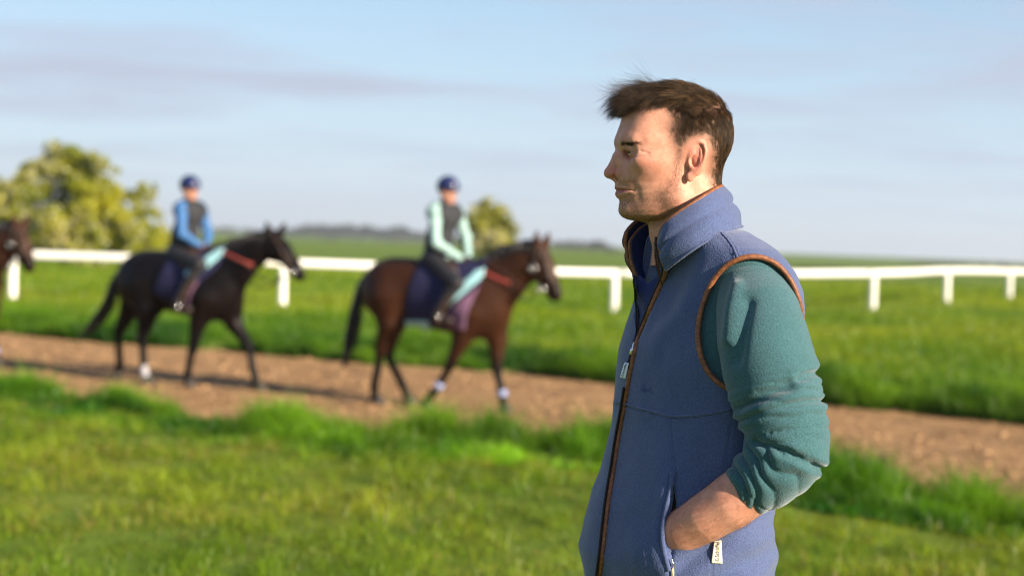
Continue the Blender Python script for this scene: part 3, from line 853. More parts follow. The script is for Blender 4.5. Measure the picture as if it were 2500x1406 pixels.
G1 = Plane(425, 940); G2 = Plane(1055, 995)
J1 = dict(
    trunk=[(428, 690, 0.62, 0.28, 0.325), (535, 700, 0.30, 0.24, 0.385), (352, 684, 0.36, 0.275, 0.34), (480, 695, 0.45, 0.27, 0.36), (400, 665, 0.40, 0.20, 0.22)],
    neck=[(540, 675), (580, 645), (622, 612), (655, 592)], neck_r=[0.31, 0.242, 0.190, 0.150],
    head=[(664, 590), (690, 615), (715, 648), (732, 672)], head_r=[0.125, 0.122, 0.090, 0.074], jaw=(672, 614, 0, 0.115),
    ears=[((657, 577, 0.06), (651, 543, 0.09)), ((682, 577, -0.06), (695, 545, -0.09))],
    legs=[[(352, 700, 0.12, 0.22), (362, 752, 0.13, 0.145), (348, 822, 0.13, 0.066), (349, 845, 0.13, 0.046), (351, 900, 0.13, 0.046), (357, 925, 0.13, 0.045), (360, 938, 0.13, 0.055)],
          [(338, 700, -0.12, 0.21), (322, 745, -0.13, 0.135), (291, 808, -0.13, 0.066), (290, 835, -0.13, 0.045), (292, 885, -0.13, 0.046), (286, 910, -0.13, 0.045), (283, 924, -0.13, 0.055)],
          [(505, 730, 0.12, 0.20), (485, 785, 0.13, 0.098), (471, 850, 0.13, 0.058), (466, 870, 0.13, 0.042), (458, 915, 0.13, 0.046), (457, 935, 0.13, 0.042), (459, 950, 0.13, 0.055)],
          [(555, 735, -0.12, 0.20), (572, 790, -0.13, 0.098), (606, 842, -0.13, 0.058), (611, 865, -0.13, 0.042), (621, 915, -0.13, 0.046), (627, 938, -0.13, 0.042), (632, 955, -0.13, 0.055)]],
    dark_z=(0.55, 0.85), dark_all=0.85,
    tail=[(297, 668, 0.05, 0.0), (280, 695, 0.065, 0.0), (262, 745, 0.075, 0.03), (232, 790, 0.065, 0.05), (195, 826, 0.03, 0.05)],
    mane=[(510, 606, 0), (555, 598, 0), (600, 583, 0), (640, 571, 0), (665, 573, 0)],
    cloth=[(418, 600), (530, 600), (536, 625), (520, 660), (480, 705), (462, 752), (440, 745), (372, 716), (392, 670)],
    stripe=[(532, 606), (528, 628), (500, 662), (466, 686), (453, 668), (490, 632), (510, 612)],
    mauve=[(490, 676), (484, 705), (458, 757), (442, 745), (452, 705), (470, 684)],
    saddle=(470, 618), eye=[(684, 600)],
    breast=[(533, 612), (560, 624), (590, 638), (617, 648)],
    bridle=[[(668, 580), (680, 600), (700, 640), (708, 655)], [(702, 622), (706, 640), (704, 660)], [(664, 588), (676, 586), (690, 590)]],
    bit=[(714, 664)],
    reins=[[(714, 666, 0.09), (660, 690, 0.14), (590, 640, 0.20), (498, 604, 0.10)], [(690, 672, 0.05), (655, 700, 0.08), (625, 700, 0.1), (600, 670, 0.15)]],
    stirrup=((470, 640), (442, 738)))
J2 = dict(
    trunk=[(1060, 722, 0.62, 0.28, 0.335), (1180, 735, 0.31, 0.25, 0.40), (958, 708, 0.36, 0.285, 0.355), (1120, 728, 0.45, 0.275, 0.37), (1020, 690, 0.42, 0.21, 0.24)],
    neck=[(1190, 708), (1232, 680), (1272, 648), (1302, 622)], neck_r=[0.32, 0.258, 0.205, 0.158],
    head=[(1312, 622), (1324, 652), (1342, 690), (1354, 718)], head_r=[0.130, 0.132, 0.102, 0.084], jaw=(1300, 652, 0, 0.12),
    ears=[((1309, 604, 0.06), (1311, 565, 0.09)), ((1330, 604, -0.06), (1340, 568, -0.09))],
    legs=[[(950, 730, 0.12, 0.23), (955, 788, 0.13, 0.145), (930, 855, 0.13, 0.066), (925, 880, 0.13, 0.046), (914, 942, 0.13, 0.047), (914, 972, 0.13, 0.045), (920, 994, 0.13, 0.055)],
          [(955, 730, -0.12, 0.22), (962, 785, -0.13, 0.14), (948, 858, -0.13, 0.062), (955, 885, -0.13, 0.045), (980, 935, -0.13, 0.046), (992, 962, -0.13, 0.044), (997, 980, -0.13, 0.052)],
          [(1150, 765, 0.12, 0.20), (1128, 825, 0.13, 0.098), (1100, 888, 0.13, 0.058), (1092, 905, 0.13, 0.042), (1070, 943, 0.13, 0.046), (1050, 968, 0.13, 0.042), (1036, 988, 0.13, 0.055)],
          [(1200, 765, -0.12, 0.21), (1214, 825, -0.13, 0.105), (1212, 895, -0.13, 0.06), (1216, 918, -0.13, 0.043), (1226, 962, -0.13, 0.046), (1229, 985, -0.13, 0.042), (1231, 1001, -0.13, 0.055)]],
    dark_z=(0.42, 0.72),
    tail=[(897, 676, 0.05, 0.0), (882, 705, 0.06, 0.0), (866, 770, 0.07, 0.03), (853, 840, 0.065, 0.05), (842, 894, 0.03, 0.05)],
    mane=[(1176, 640, 0), (1215, 615, 0), (1260, 600, 0), (1300, 592, 0), (1318, 596, 0)],
    cloth=[(1018, 625), (1175, 630), (1178, 672), (1160, 725), (1136, 806), (1088, 800), (1045, 800), (972, 797), (996, 720)],
    stripe=[(1176, 652), (1176, 678), (1135, 722), (1086, 766), (1077, 742), (1120, 703), (1152, 664)],
    mauve=[(1178, 682), (1162, 722), (1136, 806), (1088, 798), (1094, 762), (1137, 722)],
    trim=[(976, 778), (1042, 780), (1042, 802), (972, 800)],
    saddle=(1092, 648), eye=[(1318, 634)],
    breast=[(1178, 664), (1200, 674), (1222, 684), (1245, 692)],
    bridle=[[(1312, 606), (1306, 640), (1310, 680), (1320, 704)], [(1318, 668), (1330, 672), (1345, 672)], [(1308, 616), (1322, 614), (1334, 618)], [(1320, 614), (1334, 650), (1346, 690)]],
    bit=[(1302, 655), (1322, 706)],
    reins=[[(1322, 708, 0.10), (1275, 700, 0.15), (1210, 650, 0.18), (1142, 634, 0.08)], [(1310, 712, 0.05), (1284, 735, 0.08), (1262, 715, 0.1), (1240, 700, 0.15)]],
    stirrup=((1092, 670), (1076, 762)))
COAT1 = coat_material('coat_dark_brown', (0.008, 0.0036, 0.0030), (0.0018, 0.0015, 0.0024))
COAT2 = coat_material('coat_bay', (0.032, 0.0115, 0.0050), (0.0025, 0.0018, 0.0018))
HG = 'racehorses walking along the track'
h1, s1 = horse(J1, G1, 'near black horse with one white hind sock carrying the rider in blue sleeves', COAT1, HG, socks=[(357, 925, 0.13, 0.15)])
h2, s2 = horse(J2, G2, 'bay horse with pale leg bands carrying the rider in mint sleeves', COAT2, HG, bands=[(1076, 934, 0.13, 1067, 948, 0.13), (1225, 952, -0.13, 1228, 968, -0.13)])
# third horse of the string: only its head reaches into the picture
def copy_tree(o, parent=None):
    c = o.copy(); COL.objects.link(c); c.parent = parent
    for ch in o.children: copy_tree(ch, c)
    return c
h3 = copy_tree(h2)
pt = G2(1340, 690); w_now = G2.world(pt)
tgt = P(62, 605, project(w_now)[2]+3.05)
dl = tgt-w_now; dl[2] = 0
# slide it back along the track until its head sits at the left edge of the photograph
h3.location = Vector(np.array(h3.location)+dl); h3['label'] = 'bay horse at the left edge with only its head in the picture'

# ---- riders
SKIN_R = simple('rider_skin', (0.42, 0.205, 0.14), 0.55, 0.1, 30)
HELMET_M = simple('helmet_navy_silk', (0.010, 0.018, 0.085), 0.35, 0.15, 20)
BLACKVEST = simple('body_protector_black', (0.016, 0.018, 0.024), 0.8, 0.2, 40, bump=0.3, bscale=60, bdist=0.006)
BREECH_M = simple('breeches_black', (0.013, 0.013, 0.018), 0.7, 0.2, 30)
BOOT_M = simple('riding_boot_leather', (0.03, 0.02, 0.017), 0.35, 0.2, 20)
def rider(K, pl, sleeve_col, label, breech=None):
    root = empty('person', pl.O+np.array([0, 0, 0.0])); q = pl
    pel = q(*K['pelvis']); root.location = Vector(pl.world(pel)); tag(root, label, 'person', 'riders on the track')
    wst, chs = q(*K['waist']), q(*K['chest']); nk = q(*K['neck']); hd = q(*K['head'])
    sh = [q(*K['sh'][i]) for i in (0, 1)]; el = [q(*K['el'][i]) for i in (0, 1)]; ha = [q(*K['ha'][i]) for i in (0, 1)]
    hp = [pel+[0, 0.11, 0], pel+[0, -0.11, 0]]
    kn = q(*K['kn']); an = q(*K['an']); to = q(*K['to'])
    kns = [kn, kn*[1, -1, 1]]; ans = [an, an*[1, -1, 1]]; tos = [to, to*[1, -1, 1]]
    face = K['face']                              # yaw of the face relative to the horse
    fd = np.array([math.cos(face), math.sin(face), -0.05]); sd = np.array([-math.sin(face), math.cos(face), 0])
    def torso(p, e):
        p2 = p.copy()
        d = chain(p, [pel, wst, chs], [0.145+e, 0.118+e, 0.135+e], 0.08)
        d = smin(d, cone(p, sh[0]*0.75+chs*0.25, sh[1]*0.75+chs*0.25, 0.10+e, 0.10+e), 0.08)
        return d
    def arms(p, e):
        d = None
        for i in (0, 1):
            a = chain(p, [sh[i], el[i], ha[i]*0.96+el[i]*0.04], [0.066+e, 0.050+e, 0.034+e], 0.03); d = a if d is None else np.minimum(d, a)
        return d
    def legs(p, e, k0=0, k1=1.0):
        d = None
        for i in (0, 1):
            a = chain(p, [hp[i], kns[i], ans[i]], [0.105+e, 0.066+e, 0.045+e], 0.04); d = a if d is None else np.minimum(d, a)
        return d
    def feet(p, e):
        d = None
        for i in (0, 1):
            a = chain(p, [ans[i]+[0, 0, 0.02], ans[i]*0.9+tos[i]*0.1-[0, 0, 0.05], tos[i]], [0.045+e, 0.042+e, 0.035+e], 0.03); d = a if d is None else np.minimum(d, a)
        return d
    def headf(p):
        d = ell(p, hd+[0, 0, 0.03], (0.095, 0.078, 0.10)); d = smin(d, ell(p, hd+fd*0.025-[0, 0, 0.055], (0.062, 0.056, 0.065)), 0.04)
        d = smin(d, cone(p, hd+fd*0.088+[0, 0, 0.005], hd+fd*0.112-[0, 0, 0.025], 0.010, 0.014), 0.012)   # nose
        d = smin(d, cone(p, hd+fd*0.086-[0, 0, 0.058]+sd*0.02, hd+fd*0.086-[0, 0, 0.058]-sd*0.02, 0.009, 0.009), 0.012)   # mouth
        for s in (-1, 1):
            d = smax(d, -ell(p, hd+fd*0.088+sd*s*0.032+[0, 0, 0.012], (0.016, 0.016, 0.011)), 0.012)    # eyes
            d = smin(d, ell(p, hd+sd*s*0.08-fd*0.005-[0, 0, 0.01], (0.018, 0.012, 0.03)), 0.008)         # ears
        d = smin(d, cone(p, hd-[0, 0, 0.06], nk, 0.055, 0.060), 0.04)
        return d
    def hands(p):
        d = None
        for i in (0, 1):
            w_ = ha[i]; v_ = w_-el[i]; v_ /= np.linalg.norm(v_)
            side = np.cross(v_, [0, 0, 1.0]); side /= np.linalg.norm(side); dn = np.cross(side, v_)
            a = chain(p, [w_-v_*0.03, w_+v_*0.04], [0.030, 0.036], 0.02)
            for k in range(4):   # closed fingers round the rein
                b = w_+v_*0.055+dn*(0.03-0.02*k)*(-1)
                a = smin(a, chain(p, [b, b+v_*0.03+side*0.01, b+v_*0.02+side*0.035], [0.0115, 0.0105, 0.009]), 0.006)
            a = smin(a, chain(p, [w_+v_*0.02-dn*0.03, w_+v_*0.06-dn*0.04+side*0.01], [0.012, 0.010]), 0.008)
            d = a if d is None else np.minimum(d, a)
        return d
    allp = np.array([pel, wst, chs, nk, hd]+sh+el+ha+kns+ans+tos); lo = allp.min(0)-0.2; hi = allp.max(0)+0.25
    def body(p):
        d = smin(torso(p, -0.02), arms(p, -0.012), 0.05); d = smin(d, legs(p, -0.012), 0.05); d = smin(d, feet(p, -0.01), 0.03)
        d = smin(d, headf(p), 0.03); return smin(d, hands(p), 0.015)
    v, f = surf_nets(body, lo, hi, 0.016, 1); mesh_obj('body', pl.world(v), f, SKIN_R, root)
    fold = lambda p: 0.006*np.sin(p[..., 2]*55+np.sin(p[..., 0]*19)*2)*np.sin(p[..., 1]*17+p[..., 2]*8)
    SM = simple('sleeve_fabric', sleeve_col, 0.75, 0.12, 30, bump=0.3, bscale=80, bdist=0.004)
    v, f = surf_nets(lambda p: smin(torso(p, 0.0), arms(p, 0.004), 0.05)+fold(p), lo, hi, 0.0175); mesh_obj('jacket', pl.world(v), f, SM, root)
    def vest(p):
        d = torso(p, 0.018); zc = pel[2]
        d = smax(d, (zc+0.03)-p[..., 2], 0.02)
        d = smin(d, cone(p, nk-[0, 0, 0.05], nk+[0, 0, 0.025], 0.085, 0.075), 0.03)
        for i in (0, 1): d = smax(d, -cone(p, sh[i]+(sh[i]-chs)*0.12, el[i], 0.088, 0.06), 0.015)
        return d
    v, f = surf_nets(vest, lo, hi, 0.0175); mesh_obj('body_protector', pl.world(v), f, BLACKVEST, root)
    def br(p):
        d = smin(legs(p, 0.006), chain(p, [pel-[0.03, 0, 0.02], pel+[0, 0, 0.08]], [0.15, 0.13]), 0.06)
        return d+fold(p)*0.6
    v, f = surf_nets(br, lo, hi, 0.018); mesh_obj('breeches', pl.world(v), f, breech or BREECH_M, root)
    for i in (0, 1):
        m_ = kns[i]*0.25+ans[i]*0.75; up_ = kns[i]*0.7+ans[i]*0.3
        fb = lambda p: smin(chain(p, [up_, m_, ans[i]], [0.066, 0.060, 0.052]), chain(p, [ans[i]+[0, 0, 0.0], ans[i]-[0.02, 0, 0.055], tos[i]-[0, 0, 0.01]], [0.05, 0.045, 0.038], 0.02), 0.02)
        bb = np.array([up_, ans[i], tos[i]]); v, f = surf_nets(fb, bb.min(0)-0.12, bb.max(0)+0.12, 0.012); mesh_obj('boot', pl.world(v), f, BOOT_M, root)
    hc = hd+[-0.005, 0, 0.085]
    def hel(p):
        d = ell(p, hc, (0.128, 0.112, 0.115)); d = smax(d, (hc[2]-0.055)-p[..., 2]+0.25*((p-hc) @ fd), 0.012)
        d = smin(d, ell(p, hc+fd*0.12-[0, 0, 0.03], (0.06, 0.06, 0.012)), 0.015); return d
    v, f = surf_nets(hel, hc-0.22, hc+0.22, 0.011); ho = mesh_obj('helmet', pl.world(v), f, HELMET_M, root)
    pts = np.array([hc+sd*0.10-[0, 0, 0.05], hd+sd*0.07-[0, 0, 0.06], hd+fd*0.03-[0, 0, 0.122], hd-sd*0.07-[0, 0, 0.06], hc-sd*0.10-[0, 0, 0.05]])
    a, b = tube(catmull(pts, 24), 0.008, 6, up=(1, 0, 0)); mesh_obj('chin_strap', pl.world(a), fix_quads(b), BLACKVEST, ho)
    return root
R1 = dict(pelvis=(444, 622), waist=(450, 575), chest=(462, 528), neck=(463, 497), head=(464, 469), face=0.35,
          sh=[(441, 507, 0.17), (491, 510, -0.17)], el=[(444, 572, 0.24), (508, 572, -0.22)], ha=[(489, 600, 0.06), (503, 600, -0.05)],
          kn=(488, 645, 0.31), an=(436, 738, 0.33), to=(462, 754, 0.35))
R2 = dict(pelvis=(1066, 632), waist=(1072, 585), chest=(1085, 535), neck=(1090, 503), head=(1094, 474), face=0.35,
          sh=[(1060, 514, 0.17), (1116, 518, -0.17)], el=[(1064, 592, 0.24), (1138, 582, -0.22)], ha=[(1128, 634, 0.06), (1143, 630, -0.05)],
          kn=(1116, 692, 0.32), an=(1070, 764, 0.34), to=(1098, 780, 0.36))
rider(R1, G1, (0.035, 0.125, 0.32), 'person in bright blue sleeves and navy helmet riding the near black horse')
rider(R2, G2, (0.28, 0.44, 0.43), 'person in pale mint sleeves and navy helmet riding the bay horse')
# ------------------------------------------------------------------ the man in the foreground
D0 = 2.83
MS = FPX/D0                                             # pixels per metre at his distance
MO = P(1640, 370, D0); MB = np.stack([CR, CU, -CF])      # local axes: right, up, towards the camera
def mw(q): return np.asarray(q) @ MB + MO
def ml(w): return (np.asarray(w)-MO) @ MB.T
def K(px, py, c=0.0):
    d = D0-c
    return np.array([(px-1250)*d/FPX-(1640-1250)/MS, -(py-703)*d/FPX+(370-703)/MS, c])
def Kpx(q):
    d = D0-q[..., 2]
    return 1250+(q[..., 0]+(1640-1250)/MS)*FPX/d, 703-(q[..., 1]-(370-703)/MS)*FPX/d
foot = mw(K(1690, 1800, 0.0))
man = empty('person', (foot[0], foot[1], float(ground_z(foot[0], foot[1]))))
tag(man, 'man in blue fleece vest and teal sleeves with one hand in his pocket', 'person')

# ---- head
HY = math.radians(6.0)
HBm = np.array([[-math.cos(HY), 0, math.sin(HY)], [math.sin(HY), 0, math.cos(HY)], [0, 1, 0]])   # rows: forward, left, up in local axes
def H(px, py, y=0.0): return np.array([(1640-px)/MS, y, (370-py)/MS])
ROWS = np.array([  # py, front, back, half width, widest at, (pixels)
    [325, 1506, 1772, 99, 1655], [345, 1503.5, 1772, 99, 1655], [365, 1509, 1768, 97, 1652], [385, 1516, 1760, 95.5, 1648], [405, 1514, 1745, 94, 1640],
    [425, 1508, 1725, 91, 1634], [441, 1501.5, 1705, 88, 1630], [452, 1500, 1692, 86, 1627], [460, 1502.5, 1684, 84.5, 1625], [467, 1507, 1678, 83, 1624], [474, 1505, 1671, 81.5, 1622],
    [484, 1508, 1664, 79, 1620], [494, 1512.5, 1656, 76, 1618], [505, 1513.5, 1648, 72, 1614], [517, 1516, 1640, 66, 1610], [527, 1522.5, 1630, 58, 1605], [535, 1535, 1618, 46, 1598], [541, 1556, 1604, 26, 1585]])
ZR = (370-ROWS[:, 0])/MS
def rowi(z, c): return np.interp(-z, -ZR, ROWS[:, c]).astype(np.float32)
EYE = [H(1541, 375, s*0.0315) for s in (1, -1)]
def head_sdf(p):
    z = p[..., 2]
    xf = (1640-rowi(z, 1))/MS; xb = (1640-rowi(z, 2))/MS; w = rowi(z, 3)/MS; xc = (1640-rowi(z, 4))/MS
    dx = p[..., 0]-xc; t = np.where(dx > 0, dx/(xf-xc), dx/(xb-xc)); y = p[..., 1]
    pe = np.where(dx > 0, np.interp(-z, -(370-np.array([340, 385, 405, 430, 450, 480, 500, 520, 541]))/MS, [2.3, 2.25, 2.2, 2.0, 1.72, 1.62, 1.65, 1.75, 2.0]), 2.25).astype(np.float32)
    g = (np.abs(t)**pe+np.abs(y/w)**pe)**(1/pe); rho = np.sqrt(dx*dx+y*y)
    face = rho*(1-1/np.maximum(g, 1e-4))*0.9
    face = smax(face, -(z-H(0, 543)[2]), 0.012); face = smax(face, z-H(0, 322)[2], 0.02)
    d = ell(p, H(1646, 319), (134/MS, 0.0765, 107/MS))
    d = smin(d, ell(p, H(1690, 335), (92/MS, 0.073, 92/MS)), 0.03)
    d = smin(d, face, 0.018)
    # neck
    d = smin(d, chain(p, [H(1694, 415), H(1678, 530), H(1674, 660)], [0.051, 0.056, 0.064]), 0.016)
    d = smin(d, ell(p, H(1600, 566), (0.010, 0.012, 0.016)), 0.02)
    for s in (1, -1):
        d = smin(d, cone(p, H(1690, 462, s*0.046), H(1630, 640, s*0.020), 0.012, 0.012), 0.022)      # neck muscle
    # brow ridge, cheek bones, chin
    for s in (1, -1):
        d = smin(d, chain(p, [H(1520, 353, s*0.008), H(1521, 351, s*0.026), H(1537, 353, s*0.046)], [0.0075, 0.0080, 0.005]), 0.018)
        d = smin(d, ell(p, H(1570, 400, s*0.052), (0.024, 0.010, 0.010)), 0.03)
        d = smin(d, ell(p, H(1640, 485, s*0.050), (0.018, 0.012, 0.018)), 0.025)
        d = smax(d, -ell(p, H(1526, 375.5, s*0.0325), (0.0140, 0.0185, 0.0108)), 0.012)               # orbit
        d = smax(d, -ell(p, H(1600, 312, s*0.094), (0.040, 0.018, 0.034)), 0.035)                   # temple
    d = smin(d, ell(p, H(1534, 514), (0.0155, 0.019, 0.0135)), 0.014)
    # nose
    nose = chain(p, [H(1516, 366), H(1508, 384), H(1499, 403), H(1489, 421)], [0.0068, 0.0078, 0.0092, 0.0108], 0.004)
    nose = smin(nose, ell(p, H(1486, 425), (0.0098, 0.0105, 0.0090)), 0.004)
    d = smin(d, nose, 0.007)
    for s in (1, -1):
        d = smin(d, ell(p, H(1511, 427.5, s*0.0138), (0.0112, 0.0066, 0.0086)), 0.0035)
        d = smin(d, cone(p, H(1524, 432, s*0.022), H(1506, 385, s*0.012), 0.006, 0.006), 0.016)
    d = smin(d, cone(p, H(1496, 436), H(1505, 441), 0.0048, 0.0055), 0.004)                          # columella
    for s in (1, -1):
        d = smax(d, -ell(p, H(1502, 438.0, s*0.0085), (0.0082, 0.0042, 0.0050)), 0.002)            # nostril
        fd_ = chain(p, [H(1528, 426, s*0.0255), H(1538, 448, s*0.0350), H(1546, 470, s*0.0400), H(1548, 488, s*0.0400)], [0.0, 0.0, 0.0, 0.0])
        d = d+0.0014*np.exp(-(fd_/0.0060)**2)
        d = smax(d, -chain(p, [H(1521, 420, s*0.0165), H(1524, 428, s*0.0185), H(1520, 435, s*0.0165)], [0.0006, 0.0009, 0.0006]), 0.003)   # fold beside the mouth
    # mouth
    for s in (1, -1):
        d = smin(d, chain(p, [H(1508.5, 459.5, 0), H(1511, 459, s*0.009), H(1520, 462.5, s*0.0215), H(1534, 466.8, s*0.0315)], [0.0058, 0.0058, 0.0042, 0.0020]), 0.004)
        d = smin(d, chain(p, [H(1511, 474.5, 0), H(1515, 474.5, s*0.010), H(1521, 473, s*0.0205), H(1533, 469.5, s*0.0305)], [0.0070, 0.0068, 0.0048, 0.0022]), 0.004)
        d = smax(d, -chain(p, [H(1501, 466.3, 0), H(1509, 466.0, s*0.012), H(1520, 466.3, s*0.0245), H(1538, 469, s*0.0350)], [0.0011, 0.0012, 0.0014, 0.0014]), 0.0022)
    # eyelids around the eyeballs, narrowed against the light
    for s, e in zip((1, -1), EYE):
        lid = np.linalg.norm(p-e.astype(np.float32), axis=-1)-0.0137
        q = p-e.astype(np.float32)
        slit = np.abs(q[..., 2]+0.0006+0.10*np.abs(q[..., 1]))-0.0027*np.clip(1-(np.abs(q[..., 1]-s*0.002)/0.0135)**2, 0.02, 1)
        slit = np.maximum(np.maximum(slit, -(q[..., 0]-0.0005)), -(np.linalg.norm(q, axis=-1)-0.0095))
        lid = smax(lid, -slit, 0.0012)
        d = smin(d, lid, 0.003)
        d = smin(d, chain(p, [H(1516, 362, s*0.014), H(1520, 364, s*0.032), H(1545, 369, s*0.046)], [0.0035, 0.0045, 0.004]), 0.008)   # heavy upper lid fold
    # creases running out from the corner of the eye
    ay = np.abs(p[..., 1])
    for pts_, am in (([(1549, 377.5), (1556, 379.5), (1566, 382.5)], 0.0016), ([(1560, 376), (1572, 374)], 0.0007), ([(1558, 386), (1570, 391)], 0.0007), ([(1528, 389), (1540, 392), (1553, 390)], 0.0008)):
        dd = None
        for a_, b_ in zip(pts_[:-1], pts_[1:]):
            A2, B2 = H(*a_)[[0, 2]], H(*b_)[[0, 2]]; e2 = B2-A2; wx_ = p[..., 0]-np.float32(A2[0]); wz_ = p[..., 2]-np.float32(A2[1])
            t2 = np.clip((wx_*e2[0]+wz_*e2[1])/(e2 @ e2), 0, 1); q2 = np.hypot(wx_-e2[0]*t2, wz_-e2[1]*t2); dd = q2 if dd is None else np.minimum(dd, q2)
        d = d+am*np.exp(-(dd/0.0019)**2)*(ay > 0.025)
    # ears
    for s in (1, -1):
        E = lambda px, py, o=0.0: H(px, py, s*(0.0675+0.42*o+0.00024*(px-1660)))
        ear = ell(p, E(1678, 397, 0.002), (0.015, 0.0068, 0.030))
        hel = [E(1668, 388, 0.003), E(1664, 376, 0.006), E(1669, 362, 0.009), E(1683, 356, 0.011), E(1695, 362, 0.012), E(1699, 378, 0.013), E(1696, 397, 0.013), E(1688, 414, 0.012), E(1678, 428, 0.010), E(1670, 436, 0.007)]
        ear = smin(ear, chain(p, hel, [0.0022, 0.0026, 0.003, 0.0034, 0.0034, 0.0032, 0.003, 0.003, 0.003, 0.003]), 0.004)
        ear = smin(ear, ell(p, E(1665, 438, 0.0055), (0.0072, 0.0044, 0.0095)), 0.004)
        ear = smax(ear, -ell(p, E(1682, 376, 0.017), (0.0075, 0.0058, 0.0115)), 0.003)              # scapha
        ear = smin(ear, chain(p, [E(1688, 372, 0.009), E(1689, 392, 0.010), E(1682, 410, 0.009), E(1672, 420, 0.008)], [0.0022, 0.0028, 0.0026, 0.0024]), 0.004)   # antihelix
        ear = smax(ear, -ell(p, E(1673, 402, 0.015), (0.0078, 0.0090, 0.0105)), 0.003)              # concha
        ear = smin(ear, ell(p, E(1684, 384, -0.004), (0.013, 0.0065, 0.022)), 0.002)
        ear = smin(ear, ell(p, E(1661, 405, 0.006), (0.0042, 0.004, 0.0058)), 0.003)                # tragus
        d = smin(d, ear, 0.0035)
    return d
hv, hf = surf_nets(head_sdf, H(1795, 650, -0.105), H(1455, 195, 0.105), 0.0018, 1, chunk=1200000)
hv = relax(hv, hf, 1, 0.35)
hN = normals(hv, hf)
def h2l(v): return np.asarray(v) @ HBm                   # head -> local axes
def hpx(v): return 1640-v[:, 0]*MS, 370-v[:, 2]*MS       # side-view pixels of head points
X_, Y_ = hpx(hv)
HAIR_POLY = [(1508, 296), (1522, 287), (1545, 277), (1579, 266), (1597, 276), (1604, 300), (1596, 322), (1604, 345), (1618, 374), (1632, 412), (1648, 412), (1654, 376), (1668, 357), (1690, 353), (1704, 368), (1705, 400), (1699, 428), (1708, 456), (1740, 485), (1800, 480), (1820, 140), (1480, 140)]
def hair_mask(v):
    x, y = hpx(v); return -poly_sdf(x, y, HAIR_POLY)      # px inside the hair outline, >0 inside
hm = hair_mask(hv)
BEARD = [(1504, 441), (1540, 440), (1550, 462), (1566, 478), (1600, 462), (1616, 430), (1622, 385), (1646, 385), (1650, 440), (1652, 480), (1640, 520), (1600, 560), (1560, 560), (1500, 540)]
def beard_w(v):
    x, y = hpx(v); d = -poly_sdf(x, y, BEARD); w = sstep(-8, 14, d)
    lips = np.exp(-(((x-1515)/20)**2+((y-467)/10.0)**2)*1.2)
    w = w*(1-np.clip(lips*1.5, 0, 1))*(1-0.55*sstep(1560, 1525, x)*sstep(500, 480, y)*sstep(478, 486, y))
    return w
bw = beard_w(hv)
lipm = np.zeros(len(hv))
for (a, b, r) in ((1506, 460.5, 0), (1506, 473, 0)):
    pass
lx = np.clip((X_-1500)/(1534-1500), 0, 1); top_l = 457+8.5*lx; bot_l = 480-12*lx
lipm = sstep(0, 3.0, np.minimum(Y_-top_l, bot_l-Y_))*sstep(1537, 1531, X_)*(hv[:, 0] > 0.07)*(np.abs(hv[:, 1]) < 0.034)
red = 0.95*np.exp(-(((X_-1488)/22)**2+((Y_-424)/18)**2)) + 0.40*np.exp(-(((X_-1560)/40)**2+((Y_-415)/26)**2)) + 1.05*np.exp(-(((X_-1680)/24)**2+((Y_-400)/46)**2))*(np.abs(hv[:, 1]) > 0.068)
browm = 0*X_
for s in (1, -1):
    bx = np.clip((X_-1508)/(1550-1508), 0, 1)
    browm = np.maximum(browm, sstep(5.5, 1.5, np.abs(Y_-(356.5+2.5*bx+5*np.clip(bx-0.7, 0, 1)))*(1+0.8*bx))*sstep(1504, 1510, X_)*sstep(1556, 1538, X_)*(np.abs(hv[:, 1]) > 0.006)*(hv[:, 0] > 0.055))
hcol = {'hair': np.clip(0.82*sstep(-8, 24, hm)+0.18*sstep(30, 60, hm), 0, 1), 'beard': bw, 'lip': lipm, 'red': np.clip(red, 0, 1), 'brow': browm}

# ---- skin
sk = NT('skin')
nn = sk.noise(38, 4, 0.6); pore = sk.noise(420, 2, 0.6)
c = sk.ramp(nn, [(0.3, (0.50, 0.228, 0.155)), (0.7, (0.62, 0.318, 0.228))])
c = sk.mix(sk.math('MULTIPLY', sk.attr('red', 'Fac'), 0.70), c, (0.52, 0.160, 0.120))
c = sk.mix(sk.attr('lip', 'Fac'), c, (0.38, 0.135, 0.120))
st = sk.math('MULTIPLY', sk.attr('beard', 'Fac'), sk.ramp(sk.noise(330, 2, 0.7), [(0.38, (0, 0, 0)), (0.62, (1, 1, 1))]))
c = sk.mix(sk.math('MULTIPLY', st, 0.38), c, (0.12, 0.068, 0.040))
c = sk.mix(sk.math('MULTIPLY', sk.attr('brow', 'Fac'), 0.5), c, (0.030, 0.017, 0.010))
hr_ = sk.math('MULTIPLY', sk.attr('hair', 'Fac'), sk.ramp(sk.noise(900, 2, 0.6), [(0.25, (0.72, 0.72, 0.72)), (0.6, (1, 1, 1))]))
c = sk.mix(sk.math('MULTIPLY', hr_, 0.88), c, (0.075, 0.043, 0.024))
blot = sk.ramp(sk.noise(95, 4, 0.65), [(0.34, (0.86, 0.80, 0.78)), (0.5, (1, 1, 1)), (0.68, (1.06, 1.08, 1.10))])
c = sk.mix(0.8, c, blot, 'MULTIPLY')
sk.set(Base_Color=c, Roughness=0.56)
sk.b.inputs['Subsurface Weight'].default_value = 0.30
sk.b.inputs['Subsurface Radius'].default_value = (1.0, 0.35, 0.2); sk.b.inputs['Subsurface Scale'].default_value = 0.008
sk.b.inputs['Specular IOR Level'].default_value = 0.38
sk.bump(sk.math('ADD', pore, sk.math('MULTIPLY', nn, 0.6)), 0.32, 0.0014)
SKIN = sk.m

